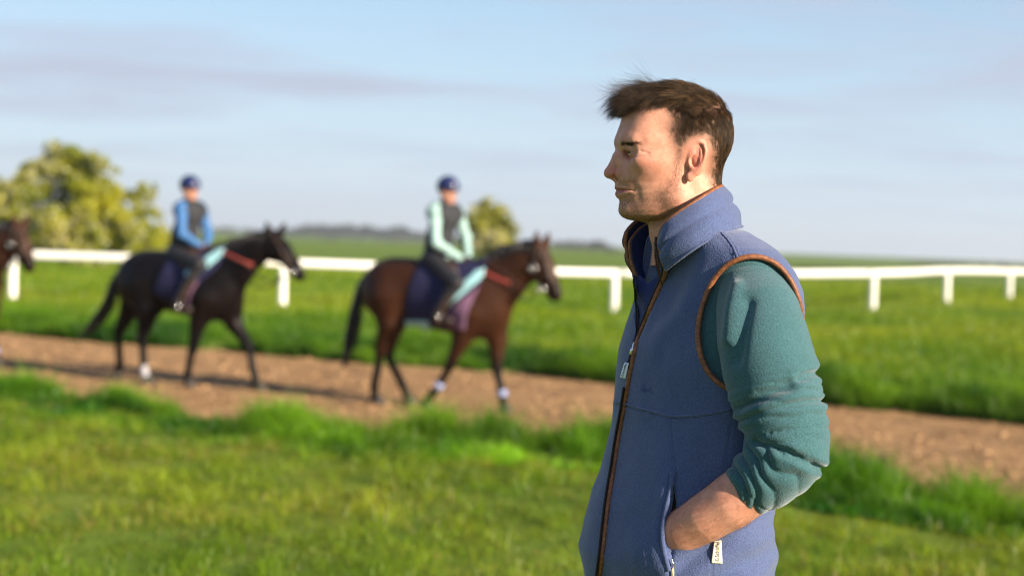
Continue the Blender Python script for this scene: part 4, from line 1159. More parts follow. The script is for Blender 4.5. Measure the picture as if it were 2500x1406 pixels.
# ---- trunk outline: one oval per level, from the left and right outline in the photograph
PSI = math.radians(27.0); FD = np.array([-math.cos(PSI), 0, math.sin(PSI)]); LD = np.array([math.sin(PSI), 0, math.cos(PSI)])
TR = [  # py, left, right, half width
    (530, 1602, 1790, 0.066), (548, 1594, 1808, 0.082), (566, 1586, 1826, 0.104), (582, 1580, 1845, 0.126), (598, 1575, 1868, 0.147), (614, 1569, 1889, 0.166), (639, 1561, 1912, 0.186), (671, 1555, 1934, 0.200),
    (713, 1549, 1953, 0.209), (756, 1535, 1961, 0.212), (802, 1523, 1962, 0.212), (849, 1512, 1958, 0.210), (900, 1507, 1950, 0.206), (985, 1503, 1930, 0.200), (1044, 1497, 1916, 0.196), (1087, 1486, 1908, 0.194),
    (1159, 1466, 1900, 0.193), (1217, 1444, 1898, 0.194), (1274, 1430, 1900, 0.197), (1340, 1414, 1899, 0.200), (1400, 1428, 1903, 0.203), (1480, 1440, 1905, 0.205), (1560, 1450, 1905, 0.205)]
TT = []
for py, l, r, b in TR:
    E0 = (r-l)/2/MS
    wx = b*b*math.sin(PSI)*math.cos(PSI)/E0*0.9
    l2 = 1250+(l-1250)*(D0+wx)/D0; r2 = 1250+(r-1250)*(D0-wx)/D0
    E = (r2-l2)/2/MS; cx = (l2+r2)/2
    a = math.sqrt(max(E*E-(b*math.sin(PSI))**2, 0.0025))/math.cos(PSI)
    TT.append((K(0, py)[1], K(cx, py)[0], a, b))
TT = np.array(TT)
TT[:, 2] = np.convolve(np.pad(TT[:, 2], 1, mode='edge'), [0.25, 0.5, 0.25], 'valid')
def trunk(p, off=0.0):
    y = p[..., 1]
    cx = np.interp(-y, -TT[:, 0], TT[:, 1]).astype(np.float32); a = np.interp(-y, -TT[:, 0], TT[:, 2]).astype(np.float32)+off; b = np.interp(-y, -TT[:, 0], TT[:, 3]).astype(np.float32)+off
    qx = p[..., 0]-cx; qz = p[..., 2]
    f = qx*FD[0]+qz*FD[2]; l = qx*LD[0]+qz*LD[2]
    pe = np.float32(2.15)
    g = (np.abs(f/a)**pe+np.abs(l/b)**pe)**(1/pe); rho = np.sqrt(f*f+l*l)
    return rho*(1-1/np.maximum(g, 1e-4))*0.75
def lft(q):   # local -> mirrored to the man's other side
    cx = np.interp(-q[1], -TT[:, 0], TT[:, 1]); d = np.array([q[0]-cx, 0, q[2]]); l = d @ LD
    return q-2*l*LD

ARM = [(1802, 694, 0.090, 0.050), (1836, 724, 0.128, 0.060), (1852, 772, 0.160, 0.068), (1865, 832, 0.186, 0.073), (1880, 900, 0.204, 0.075), (1903, 990, 0.222, 0.068), (1922, 1050, 0.228, 0.063), (1927, 1096, 0.230, 0.060), (1902, 1134, 0.228, 0.056), (1864, 1165, 0.220, 0.051), (1813, 1203, 0.208, 0.0445)]
ARMP = [K(*t_[:3]) for t_ in ARM]; ARMR = [t_[3] for t_ in ARM]
FAR = [(1700, 690, -0.09), (1668, 724, -0.13), (1660, 772, -0.155), (1664, 832, -0.17), (1672, 900, -0.18), (1684, 990, -0.185), (1694, 1050, -0.185), (1698, 1096, -0.185), (1690, 1140, -0.175), (1678, 1190, -0.16), (1662, 1235, -0.14)]
ARMP2 = [K(*t_) for t_ in FAR]
FOREP2 = [K(*t_) for t_ in ((1696, 1125, -0.18), (1682, 1190, -0.16), (1665, 1240, -0.14), (1650, 1290, -0.12), (1640, 1330, -0.10), (1632, 1360, -0.09))]
FORE = [(1905, 1125, 0.226, 0.044), (1850, 1178, 0.214, 0.0415), (1780, 1228, 0.203, 0.0375), (1718, 1266, 0.188, 0.0330), (1664, 1297, 0.168, 0.0290), (1632, 1316, 0.150, 0.0275)]
FOREP = [K(*t_[:3]) for t_ in FORE]; FORER = [t_[3] for t_ in FORE]
WR = FOREP[-1]; HDIR = (FOREP[-1]-FOREP[-2]); HDIR /= np.linalg.norm(HDIR); HDIR = HDIR*0.75+np.array([0.05, -0.25, -0.55]); HDIR /= np.linalg.norm(HDIR)
HSD = np.cross(HDIR, FD); HSD /= np.linalg.norm(HSD); HNM = np.cross(HSD, HDIR)
def hand_sdf(p, flip=False):
    d = chain(p, [WR, WR+HDIR*0.05, WR+HDIR*0.095], [0.026, 0.030, 0.026], 0.01)
    for k, (o, ln) in enumerate(((0.030, 0.062), (0.010, 0.075), (-0.011, 0.071), (-0.031, 0.055))):
        b = WR+HDIR*0.090+HSD*o
        d = smin(d, chain(p, [b, b+HDIR*ln*0.5+HNM*0.004, b+HDIR*ln+HNM*0.020], [0.0105, 0.0095, 0.0078]), 0.008)
    t0 = WR+HDIR*0.03+HSD*0.028
    d = smin(d, chain(p, [t0, t0+HDIR*0.035+HSD*0.022, t0+HDIR*0.068+HSD*0.026], [0.014, 0.011, 0.009]), 0.010)
    return d
# legs reach the ground
HIPY = K(0, 1500)[1]
gl = lambda w: ml(w)
legs_pts = []
for s in (1, -1):
    hipc = K(1672, 1540)+LD*0.095*s
    knee = mw(hipc)+np.array([0, 0, -0.43])+CR*(-0.02); footw = np.array([knee[0], knee[1], float(ground_z(knee[0], knee[1]))+0.09])+CR*0.03
    legs_pts.append((hipc, gl(knee), gl(footw)))
def legs_sdf(p, e=0.0):
    d = None
    for (h_, k_, a_) in legs_pts:
        t_ = chain(p, [h_, k_, a_], [0.090+e, 0.060+e, 0.045+e], 0.03); d = t_ if d is None else smin(d, t_, 0.02)
    return d
FZ = ml(np.array([0, 0, 1.0])+MO)                       # world up in local axes
toe_dir = FD.copy()
def body_sdf(p):
    d = trunk(p, -0.022)
    d = smax(d, -(p[..., 1]-K(0, 1600)[1]), 0.02)
    for A, F_ in ((ARMP, FOREP), (ARMP2, FOREP2)):
        d = smin(d, chain(p, A[:8]+[A[8]], [r-0.018 for r in ARMR[:9]], 0.02), 0.03)
        d = smin(d, chain(p, F_, FORER, 0.01), 0.012)
    d = smin(d, hand_sdf(p), 0.012)
    d = smin(d, legs_sdf(p, -0.012), 0.05)
    for (h_, k_, a_) in legs_pts:
        d = smin(d, chain(p, [a_-FZ*0.02, a_+toe_dir*0.15-FZ*0.045], [0.038, 0.028]), 0.02)
    return d
lo = np.array([-0.36, K(0, 2500)[1], -0.40]); hi = np.array([0.30, K(0, 545)[1], 0.38])
zfoot = legs_pts[0][2][1]-0.15
lo[1] = zfoot
# the visible forearm is meshed finely, the rest (under clothes) coarsely; they meet under the sleeve
bv, bf = surf_nets(body_sdf, lo, hi, 0.014, 1)
def fore_sdf(p):
    d = chain(p, FOREP, FORER, 0.03)
    for oz, oy in ((0.92, 0.30), (0.97, -0.05)):   # veins standing out
        vp = [FOREP[k]+np.array([0.0, oy*FORER[k]+0.004*math.sin(k*1.9+oy*9), math.sqrt(max(1-oy*oy, 0))*FORER[k]*0.995]) for k in range(1, 6)]
        d = smin(d, chain(p, vp, [0.0012]*5), 0.004)
    return smin(d, hand_sdf(p), 0.012)
fb = np.array(FOREP); fv, ff = surf_nets(fore_sdf, fb.min(0)-[0.17, 0.22, 0.10], fb.max(0)+0.07, 0.003, 1)
fpx, fpy = Kpx(bv)
# drop the coarse forearm where the fine one stands in
kd = chain(bv.astype(np.float32), FOREP[1:], FORER[1:], 0) < 0.02
keep = ~kd[bf].any(1) | True
allv, allf = merge([(h2l(hv), hf), (bv, bf), (fv, ff)])
n2 = len(bv)+len(fv)
cols = {k: np.concatenate([v, np.zeros(n2)]) for k, v in hcol.items()}
fx, fy = Kpx(fv)
cols['red'][-len(fv):] = 0.10+0.35*sstep(1700, 1630, fx)
body = mesh_obj('body', mw(allv), allf, SKIN, man, colors=cols)

# ---- eyes
em = NT('eye'); eg = em.attr('part', 'Fac')
em.set(Base_Color=em.ramp(eg, [(0.0, (0.48, 0.43, 0.40)), (0.30, (0.48, 0.43, 0.40)), (0.36, (0.055, 0.09, 0.11)), (0.75, (0.10, 0.16, 0.18)), (0.82, (0.004, 0.004, 0.004))]), Roughness=0.06)
for e, s in zip(EYE, (1, -1)):
    v, f = surf_nets(lambda p: np.linalg.norm(p-e.astype(np.float32), axis=-1)-0.0119, e-0.015, e+0.015, 0.0012)
    look = np.array([0.99, -0.10*s*0+0.06, -0.05]); look /= np.linalg.norm(look)
    ca = ((v-e) @ look)/0.0119; part = np.clip((ca-0.78)/(1-0.78)*0.66+0.34, 0, 1)*(ca > 0.78)
    mesh_obj('eye', mw(h2l(v)), f, em.m, man, colors={'part': part})

# ---- hair
def strands(paths, w0, w1, cols_):
    """paths (n, k, 3): thin three-sided strands"""
    n, k, _ = paths.shape
    t_ = np.gradient(paths, axis=1); t_ /= np.linalg.norm(t_, axis=2)[..., None]+1e-12
    ref = rng.normal(0, 1, (n, 1, 3)); a = np.cross(t_, ref); a /= np.linalg.norm(a, axis=2)[..., None]+1e-12; b = np.cross(t_, a)
    wd = (w0[:, None]*np.linspace(1, w1, k)[None])[..., None]
    ring = [paths+a*wd, paths+(-0.5*a+0.866*b)*wd, paths+(-0.5*a-0.866*b)*wd]
    v = np.stack(ring, 2).reshape(-1, 3)
    base = (np.arange(n)*k*3)[:, None, None]+(np.arange(k-1)*3)[None, :, None]
    j = np.arange(3)[None, None, :]; j2 = (j+1) % 3
    f = np.stack([base+j, base+j2, base+3+j2, base+3+j], -1).reshape(-1, 4)
    return v, f, np.repeat(cols_, k*3, axis=0)
def sample(mask_v, n):
    """random points on the head, density following a per-vertex weight"""
    a, b, c_, d_ = (hv[hf[:, i]] for i in range(4)); ar = np.linalg.norm(np.cross(c_-a, d_-b), axis=1)*0.5
    w = ar*mask_v[hf].mean(1); i = rng.choice(len(hf), n, p=w/w.sum())
    u, t_ = rng.uniform(0, 1, (2, n, 1)); q = (a[i]*(1-u)+b[i]*u)*(1-t_)+(d_[i]*(1-u)+c_[i]*u)*t_
    return q, hN[hf[i, 0]]
def tang(d, n): 
    d = d-n*(d*n).sum(1)[:, None]; return d/(np.linalg.norm(d, axis=1)[:, None]+1e-9)
hairmat = NT('hair'); hc_ = hairmat.attr('col')
hairmat.set(Base_Color=hc_, Roughness=0.5); hairmat.b.inputs['Specular IOR Level'].default_value = 0.3
hairmat.b.inputs['Anisotropic'].default_value = 0.4
def grow(n, mask, kind):
    q, nrm = sample(mask, n); x, y = hpx(q); ins = hair_mask(q)
    top = sstep(0.30, 0.72, nrm[:, 2])*sstep(300, 262, y)
    back = sstep(1690, 1760, x)
    front = sstep(1585, 1530, x)*top
    F_, U_, L_ = np.array([1.0, 0, 0]), np.array([0, 0, 1.0]), np.array([0, 1.0, 0])
    sgn = np.sign(q[:, 1]+1e-9)[:, None]
    cell = np.floor(q/0.0095).astype(int); hsh = (cell[:, 0]*73856093 ^ cell[:, 1]*19349663 ^ cell[:, 2]*83492791) % 9973
    crn = np.random.default_rng(3).normal(0, 1, (9973, 3))[hsh]; cl2 = np.random.default_rng(4).uniform(0, 1, 9973)[hsh]
    dtop = F_*0.95 + sgn*L_*0.25 - U_*0.0 + crn*0.35 + rng.normal(0, 0.15, (n, 3))
    dside = -U_*0.85 - F_*0.30 + F_*0.55*sstep(300, 250, y)[:, None] + crn*0.22 + rng.normal(0, 0.14, (n, 3))
    d = tang(dtop*top[:, None]+dside*(1-top[:, None]), nrm)
    ln = (0.0032+0.009*sstep(4, 55, ins)+0.009*sstep(55, 110, ins))*(1-top)+top*(0.024+0.010*cl2+0.012*sstep(1720, 1600, x))+front*(0.004+0.008*cl2)
    ln = ln*rng.uniform(0.75, 1.15, n)*(1-0.35*back*top)
    lift = 0.30+0.12*rng.uniform(0, 1, n)+0.42*top+0.35*front
    k = 6; path = np.zeros((n, k, 3)); path[:, 0] = q-nrm*0.0008; dirn = d*(1-0.45*lift[:, None])+nrm*lift[:, None]
    dirn /= np.linalg.norm(dirn, axis=1)[:, None]
    for i in range(1, k):
        tt = i/(k-1)
        dirn = dirn + d*(0.35-0.18*front[:, None]) - U_*(0.10*top+0.12*front*tt*2)[:, None] + crn*0.07*tt + (F_*0.30*front[:, None])
        dirn = dirn + rng.normal(0, 0.05, (n, 3))
        dirn /= np.linalg.norm(dirn, axis=1)[:, None]
        path[:, i] = path[:, i-1]+dirn*(ln/(k-1))[:, None]
    sh = np.clip(rng.beta(0.8, 1.7, n)+0.10*crn[:, 0], 0, 1)[:, None]
    col = (np.array([0.011, 0.0065, 0.0045])*(1-sh)+np.array([0.150, 0.082, 0.030])*sh)*(0.5+0.55*cl2[:, None])  # golden strands and darker clumps: sun glints and shading put into the colour
    fade = (sstep(55, 5, ins)*(1-top))[:, None]; col = col*(1-0.6*fade)+np.array([0.120, 0.070, 0.034])*0.6*fade  # short side strands tinted golden, sunlight painted into their colour
    return path, np.where(top > 0.3, 0.00023, 0.00016)*rng.uniform(0.8, 1.3, n), col
mt = np.clip(sstep(0, 12, hm), 0, 1); topw = sstep(0.25, 0.7, hN[:, 2])*(Y_ < 300)
pa = [grow(13000, mt*(0.35+topw), 0), grow(42000, (0.05+sstep(-4, 26, hm))*(hm > -5)*(1-topw), 1)]
# wind-blown quiff over the forehead
def quiff(n, ng, lmin, lmax, flick, seed):
    path = np.zeros((n, 9, 3)); g = rng.integers(0, ng, n); R = np.random.default_rng(seed)
    cy = R.uniform(-0.046, 0.052, ng); cx = R.uniform(1511, 1588, ng); ll = R.uniform(lmin, lmax, ng); up = R.uniform(0.35, 1.9, ng); cur = R.uniform(0.10, 0.60, ng); sd_ = R.normal(0, 0.26, ng); wv = R.uniform(0, 6.28, ng)
    y0 = cy[g]+rng.normal(0, 0.005, n); px = cx[g]+rng.normal(0, 5, n)
    py = 252-0.50*(px-1516)+(np.abs(y0)/0.05)**2*14+rng.normal(0, 3, n)
    q = np.column_stack([(1640-px)/MS-(np.abs(y0)/0.055)**2*0.020, y0, (370-py)/MS])
    path[:, 0] = q
    th0 = np.radians(R.uniform(42, 96, ng))[g]+rng.normal(0, 0.12, n); turn = np.radians(R.uniform(60, 175, ng))[g]; fl = np.radians(flick*R.uniform(0.3, 1.2, ng))[g]
    ln = ll[g]*rng.uniform(0.55, 1.15, n)
    for i in range(1, 9):
        tt = i/8.0; th = th0-turn*np.minimum(tt/0.78, 1)**0.9+fl*np.clip((tt-0.72)/0.28, 0, 1)+rng.normal(0, 0.06, n)
        d = np.column_stack([np.cos(th), sd_[g]+0.25*np.sin(wv[g]+tt*4)+rng.normal(0, 0.06, n), np.sin(th)]); d /= np.linalg.norm(d, axis=1)[:, None]
        path[:, i] = path[:, i-1]+d*(ln/8)[:, None]
    sh = rng.uniform(0, 1, (n, 1))**1.4
    return path, 0.00018*rng.uniform(0.7, 1.25, n), np.array([0.014, 0.009, 0.007])*(1-sh)+np.array([0.070, 0.040, 0.022])*sh
pa_q = quiff(3200, 150, 0.030, 0.062, 30, 9); pa_w = quiff(110, 26, 0.058, 0.078, 80, 12)
parts = [strands(a, b, 0.35, c_) for a, b, c_ in pa]+[strands(pa_q[0], pa_q[1], 0.3, pa_q[2]), strands(pa_w[0], pa_w[1]*0.8, 0.3, pa_w[2])]
v_, f_ = merge([(a, b) for a, b, _ in parts])
mesh_obj('hair', mw(h2l(v_)), f_, hairmat.m, man, colors={'col': np.concatenate([c_ for *_, c_ in parts])})
def short(n, mask, ln, w, direction, colr, lift=0.5):
    q, nrm = sample(mask, n); d = tang(np.array(direction)[None]+rng.normal(0, 0.35, (n, 3)), nrm)
    l = ln*rng.uniform(0.5, 1.3, n)[:, None]
    path = np.stack([q-nrm*0.0004, q+(nrm*lift+d*(1-lift))*l*0.5, q+(nrm*lift*0.7+d)*l], 1)
    sh = rng.uniform(0.6, 1.5, (n, 1)); return strands(path, w*rng.uniform(0.8, 1.2, n), 0.4, np.array(colr)[None]*sh)
v_, f_, c_ = short(7500, bw**1.7, 0.0022, 0.00013, (0.1, 0, -1.0), (0.075, 0.043, 0.022))
mesh_obj('stubble', mw(h2l(v_)), f_, hairmat.m, man, colors={'col': c_})
v_, f_, c_ = short(900, browm*(browm > 0.4), 0.0050, 0.00014, (-0.8, 0, 0.25), (0.030, 0.017, 0.010), 0.15)
# eyebrow hairs sweep outwards
mesh_obj('eyebrow', mw(h2l(v_)), f_, hairmat.m, man, colors={'col': c_})
# upper lashes of the near eye and the far eye
for e, s in zip(EYE, (1, -1)):
    lp = []
    for t_ in np.linspace(-1, 1, 26):
        a0 = e+np.array([0.0125*math.cos(t_*0.95), 0.0125*math.sin(t_*0.95), 0.0024*(1-t_*t_)])
        o = np.array([math.cos(t_*0.95), math.sin(t_*0.95), 0]); lp.append([a0, a0+o*0.003+[0, 0, 0.0002], a0+o*0.0055+[0, 0, 0.0022]])
    lp = np.array(lp); v_, f_, c_ = strands(lp, np.full(len(lp), 0.00011), 0.4, np.full((len(lp), 3), 0.012))
    mesh_obj('eyelashes', mw(h2l(v_)), f_, hairmat.m, man, colors={'col': c_})
# hair on the forearm
def arm_hair(n):
    a, b, c0, d_ = (fv[ff[:, i]] for i in range(4)); cen = (a+c0)/2; x, y = Kpx(cen); N_ = normals(fv, ff)[ff[:, 0]]
    ok = (x > 1630) & (x < 1860) & (N_[:, 2] > -0.3); i = rng.choice(np.where(ok)[0], n)
    q = cen[i]+rng.normal(0, 0.0015, (n, 3)); nr = N_[i]
    d = tang(np.array([-0.5, -0.75, 0.1])[None]+rng.normal(0, 0.35, (n, 3)), nr); l = rng.uniform(0.006, 0.013, (n, 1))
    path = np.stack([q-nr*0.001, q+(nr*0.28+d)*l*0.5, q+(nr*0.32+d)*l], 1); sh = rng.uniform(0.5, 1.3, (n, 1))
    return strands(path, np.full(n, 0.00008), 0.4, np.array([[0.16, 0.085, 0.04]])*sh)
v_, f_, c_ = arm_hair(2600); mesh_obj('arm_hair', mw(v_), f_, hairmat.m, man, colors={'col': c_})
# ------------------------------------------------------------------ his clothes
def fleece(name, base, lint=0.0, sheen=0.5):
    g = NT(name); vec = g.coord()
    n1 = g.noise(430, 2, 0.55); n2 = g.noise(26, 3, 0.55)
    vor = g.add('ShaderNodeTexVoronoi', {'Scale': 380.0, 'Vector': vec}, feature='SMOOTH_F1')
    c = g.ramp(n1, [(0.28, tuple(x*0.66 for x in base)), (0.52, base), (0.75, tuple(min(1, x*1.30) for x in base))])
    c = g.mix(0.35, c, g.ramp(n2, [(0.3, (0.85, 0.85, 0.85)), (0.7, (1.12, 1.12, 1.12))]), 'MULTIPLY')
    g.set(Base_Color=c, Roughness=0.95); g.b.inputs['Specular IOR Level'].default_value = 0.1
    g.b.inputs['Sheen Weight'].default_value = sheen; g.b.inputs['Sheen Roughness'].default_value = 0.45
    g.b.inputs['Sheen Tint'].default_value = (0.85, 0.88, 0.95, 1)
    h = g.math('ADD', n1, g.math('MULTIPLY', vor.outputs['Distance'], 0.8))
    g.bump(h, 0.45, 0.0020)
    return g.m
VEST_M = fleece('fleece_slate_blue', (0.070, 0.096, 0.205), sheen=0.42)
TEAL_M = fleece('fleece_teal', (0.042, 0.108, 0.127), sheen=0.40)
LINING_M = simple('lining_navy', (0.012, 0.024, 0.120), 0.75, 0.2, 60, bump=0.3, bscale=300, bdist=0.001)
pm = NT('brown_leather_piping'); pn = pm.noise(180, 4, 0.7); pw_ = pm.noise(24, 2)
pm.set(Base_Color=pm.mix(0.5, pm.ramp(pn, [(0.3, (0.085, 0.028, 0.012)), (0.55, (0.24, 0.085, 0.030)), (0.75, (0.42, 0.18, 0.065))]), pm.ramp(pw_, [(0.35, (0.6, 0.55, 0.55)), (0.65, (1.2, 1.2, 1.2))]), 'MULTIPLY'), Roughness=0.55)
pm.bump(pn, 0.6, 0.0015); PIPE_M = pm.m
ZIP_M = simple('zip_dark_metal', (0.06, 0.06, 0.065), 0.4, 0.2, 200, metal=0.6)
TAPE_M = simple('zip_tape', (0.010, 0.008, 0.010), 0.85, 0.2, 200)
CHROME = simple('zip_slider_metal', (0.70, 0.72, 0.75), 0.25, 0.1, 200, metal=1.0)

ARMHOLE = [(1762, 662), (1792, 641), (1830, 630), (1868, 634), (1903, 655), (1930, 692), (1948, 740), (1955, 800), (1946, 880), (1905, 940), (1840, 962), (1790, 950), (1750, 926), (1724, 893), (1711, 850), (1708, 806), (1716, 757), (1736, 702)]
ARMHOLE_S = catmull(np.array([(*p, 0) for p in ARMHOLE+[ARMHOLE[0]]], float), 121)[:-1, :2]
VOPEN = [(1551, 846), (1554, 800), (1555, 735), (1552, 690), (1541, 650), (1528, 600), (1560, 560), (1620, 600), (1625, 650), (1620, 684), (1599, 729), (1577, 783), (1558, 832)]
SLIT = [(1640, 1166), (1650, 1205), (1654, 1250), (1648, 1330), (1640, 1385), (1628, 1352), (1620, 1300), (1624, 1262), (1632, 1215)]
def vest_sdf(p):
    d = trunk(p)
    d = smax(d, p[..., 1]-K(0, 562)[1], 0.012)
    d = smax(d, -(p[..., 1]-K(0, 1545)[1]), 0.008)
    x, y = Kpx(p)
    near = p[..., 2] > 0.02
    ah = poly_sdf(x, y, ARMHOLE_S)/MS
    d = smax(d, -np.maximum(ah, 0.06-p[..., 2]), 0.004)
    # the other armhole
    q = p-2*((p[..., 0]-np.interp(-p[..., 1], -TT[:, 0], TT[:, 1]))[..., None]*LD[0]+p[..., 2:3]*LD[2])*LD.astype(p.dtype)
    x2, y2 = Kpx(q); d = smax(d, -np.maximum(poly_sdf(x2, y2, ARMHOLE_S[::3])/MS, 0.06-q[..., 2]), 0.004)
    sl = poly_sdf(x, y, SLIT)/MS
    d = smax(d, -np.maximum(sl, 0.105-p[..., 2]), 0.003)
    vo = poly_sdf(x, y, VOPEN)/MS
    tin = trunk(p, -0.010)
    d = smax(d, -np.maximum(np.maximum(vo, -tin), -0.04-p[..., 2]), 0.0015)
    return d
vlo = np.array([-0.26, K(0, 1555)[1], -0.30]); vhi = np.array([0.28, K(0, 548)[1], 0.30])
vv, vf = surf_nets(vest_sdf, vlo, vhi, 0.0036, 1, chunk=900000)
vv = relax(vv, vf, 3, 0.4)
vN = normals(vv, vf)
def seg_d(x, y, pts):
    d = np.full(x.shape, 1e9)
    for a, b in zip(pts[:-1], pts[1:]):
        ex, ey = b[0]-a[0], b[1]-a[1]; t_ = np.clip(((x-a[0])*ex+(y-a[1])*ey)/(ex*ex+ey*ey), 0, 1)
        d = np.minimum(d, np.hypot(x-a[0]-ex*t_, y-a[1]-ey*t_))
    return d
SEAM_H = [(1502, 983), (1530, 990), (1560, 999), (1600, 1010), (1638, 1019), (1680, 1019), (1730, 1013), (1786, 1002)]
SEAM_V = [(1637, 1019), (1640, 1060), (1646, 1110), (1654, 1170)]
SEAM_S = [(1788, 1005), (1782, 1060), (1772, 1120), (1764, 1200), (1752, 1290), (1738, 1330), (1737, 1406), (1737, 1500)]
POCK_O = [(1645, 1138), (1612, 1158), (1601, 1200), (1592, 1260), (1587, 1330), (1592, 1380), (1612, 1420)]
POCK_I = [(1648, 1147), (1620, 1166), (1608, 1205), (1599, 1262), (1594, 1330), (1598, 1375)]
SEAM_SH = [(1761, 570), (1775, 584), (1790, 605), (1800, 630)]
def wr_vest(v, n):
    x, y = Kpx(v); fr = sstep(-0.25, 0.15, n[:, 2])
    d = 0.0048*fbm(v*9, 3, 71)
    # drag lines running from the shoulder down to the zip
    s = ((x-1560)*0.62+(y-880)*0.78); c_ = (-(x-1560)*0.78+(y-880)*0.62)
    m_ = np.exp(-((x-1655)/85)**2-((y-735)/110)**2)*fr
    d += 0.0060*m_*np.sin(((x-1560)*0.80+(y-880)*0.45)/15+1.4*vnoise(v*14, 5))
    m_ = np.exp(-((x-1610)/60)**2-((y-840)/80)**2)*fr
    d += 0.0022*m_*np.sin(((x-1560)*0.85+(y-880)*0.35)/10+1.0*vnoise(v*17, 6))
    # gathers below the arm, over the hip
    m_ = np.exp(-((y-1390)/75)**2)*sstep(1625, 1680, x)*fr
    d += 0.0062*m_*np.sin(((x-1700)*0.62+(y-1380)*0.95)/15.5+1.6*vnoise(v*11, 8))
    m_ = np.exp(-((y-1330)/120)**2)*sstep(1800, 1880, x)
    d += 0.0050*m_*np.sin(y/21+1.5*vnoise(v*8, 9))
    # the hand in the pocket pushes the cloth out
    d += 0.013*np.exp(-((x-1572)/52)**2-((y-1348)/55)**2)*fr
    d += 0.0040*np.sin(x/34+y/260+1.3*vnoise(v*6, 15))*fr*sstep(1020, 1150, y)
    # pocket edge stands proud of the slit
    e = seg_d(x, y, [(1641, 1150), (1632, 1215), (1623, 1262), (1618, 1300), (1626, 1352), (1640, 1400)])
    left = sstep(8, -6, x-np.interp(y, [1150, 1215, 1262, 1300, 1352, 1400], [1641, 1632, 1623, 1618, 1626, 1640]))
    d += 0.008*np.exp(-(e/34)**2)*left*fr*sstep(1120, 1210, y)
    # seams: a stitched furrow beside a raised welt
    for pts, a, b in ((SEAM_H, 0.0016, 0.0024), (SEAM_V, 0.0, 0.0026), (SEAM_S, 0.0008, 0.0024), (POCK_O, 0.0, 0.0009), (POCK_I, 0.0, 0.0009), (SEAM_SH, 0.0020, 0.0016)):
        k = seg_d(x, y, pts); d += fr*(a*np.exp(-((k-5)/4)**2)-b*np.exp(-(k/2.6)**2))
    return d
vv = vv+vN*wr_vest(vv, vN)[:, None]
vest = mesh_obj('fleece_vest', mw(vv), vf, VEST_M, man)
bv_vest = BVHTree.FromPolygons([Vector(a) for a in mw(vv)], vf.tolist())
def cast(px, py, lift=0.0, tree_=None, fb=0.12):
    v = ray(px, py); v = v/np.linalg.norm(v)
    hit = (tree_ or bv_vest).ray_cast(Vector(CAM), Vector(v))
    if hit[0] is None: return mw(K(px, py, fb))
    return np.array(hit[0])+np.array(hit[1])*lift
def smooth_path(p, it=6):
    p = np.array(p)
    for _ in range(it): p[1:-1] = 0.25*p[:-2]+0.5*p[1:-1]+0.25*p[2:]
    return p

# print('DEPTH', [(px, round(float(ml(cast(px, py))[2]), 3)) for px, py in ((1480, 1340), (1520, 1340), (1560, 1340), (1600, 1330), (1615, 1320), (1660, 1310), (1700, 1350), (1780, 1350), (1850, 1300))])
# shirt body under the vest (seen in the armhole) and its sleeves
def shirt_body(p):
    x, y = Kpx(p); d = trunk(p, -0.013); d = smax(d, p[..., 1]-K(0, 585)[1], 0.01); return smax(d, -(p[..., 1]-K(0, 1500)[1]), 0.01)
PATH = catmull(np.array([np.append(K(*t_[:3]), t_[3]) for t_ in ARM]), 90)
SLEN = np.concatenate([[0], np.cumsum(np.linalg.norm(np.diff(PATH[:, :3], axis=0), axis=1))]); SLEN /= SLEN[-1]
def sleeve_sdf(A):
    def f(p):
        d = chain(p, A, ARMR, 0.018)
        e = A[-1]; t_ = A[-1]-A[-2]; t_ = (t_/np.linalg.norm(t_)).astype(np.float32)
        d = smax(d, (p-e.astype(np.float32)) @ t_-0.004, 0.004)
        hol = chain(p, A[-2:]+[A[-1]+t_*0.03], [r-0.005 for r in ARMR[-2:]]+[ARMR[-1]-0.005]); 
        return smax(d, -np.maximum(hol, -((p-e.astype(np.float32)) @ t_+0.035)), 0.002)
    return f
def sleeve_mesh(A, h):
    a = np.array(A); v, f = surf_nets(sleeve_sdf(A), a.min(0)-0.10, a.max(0)+0.10, h, 1); return relax(v, f, 1, 0.4), f
sv, sf = sleeve_mesh(ARMP, 0.0030)
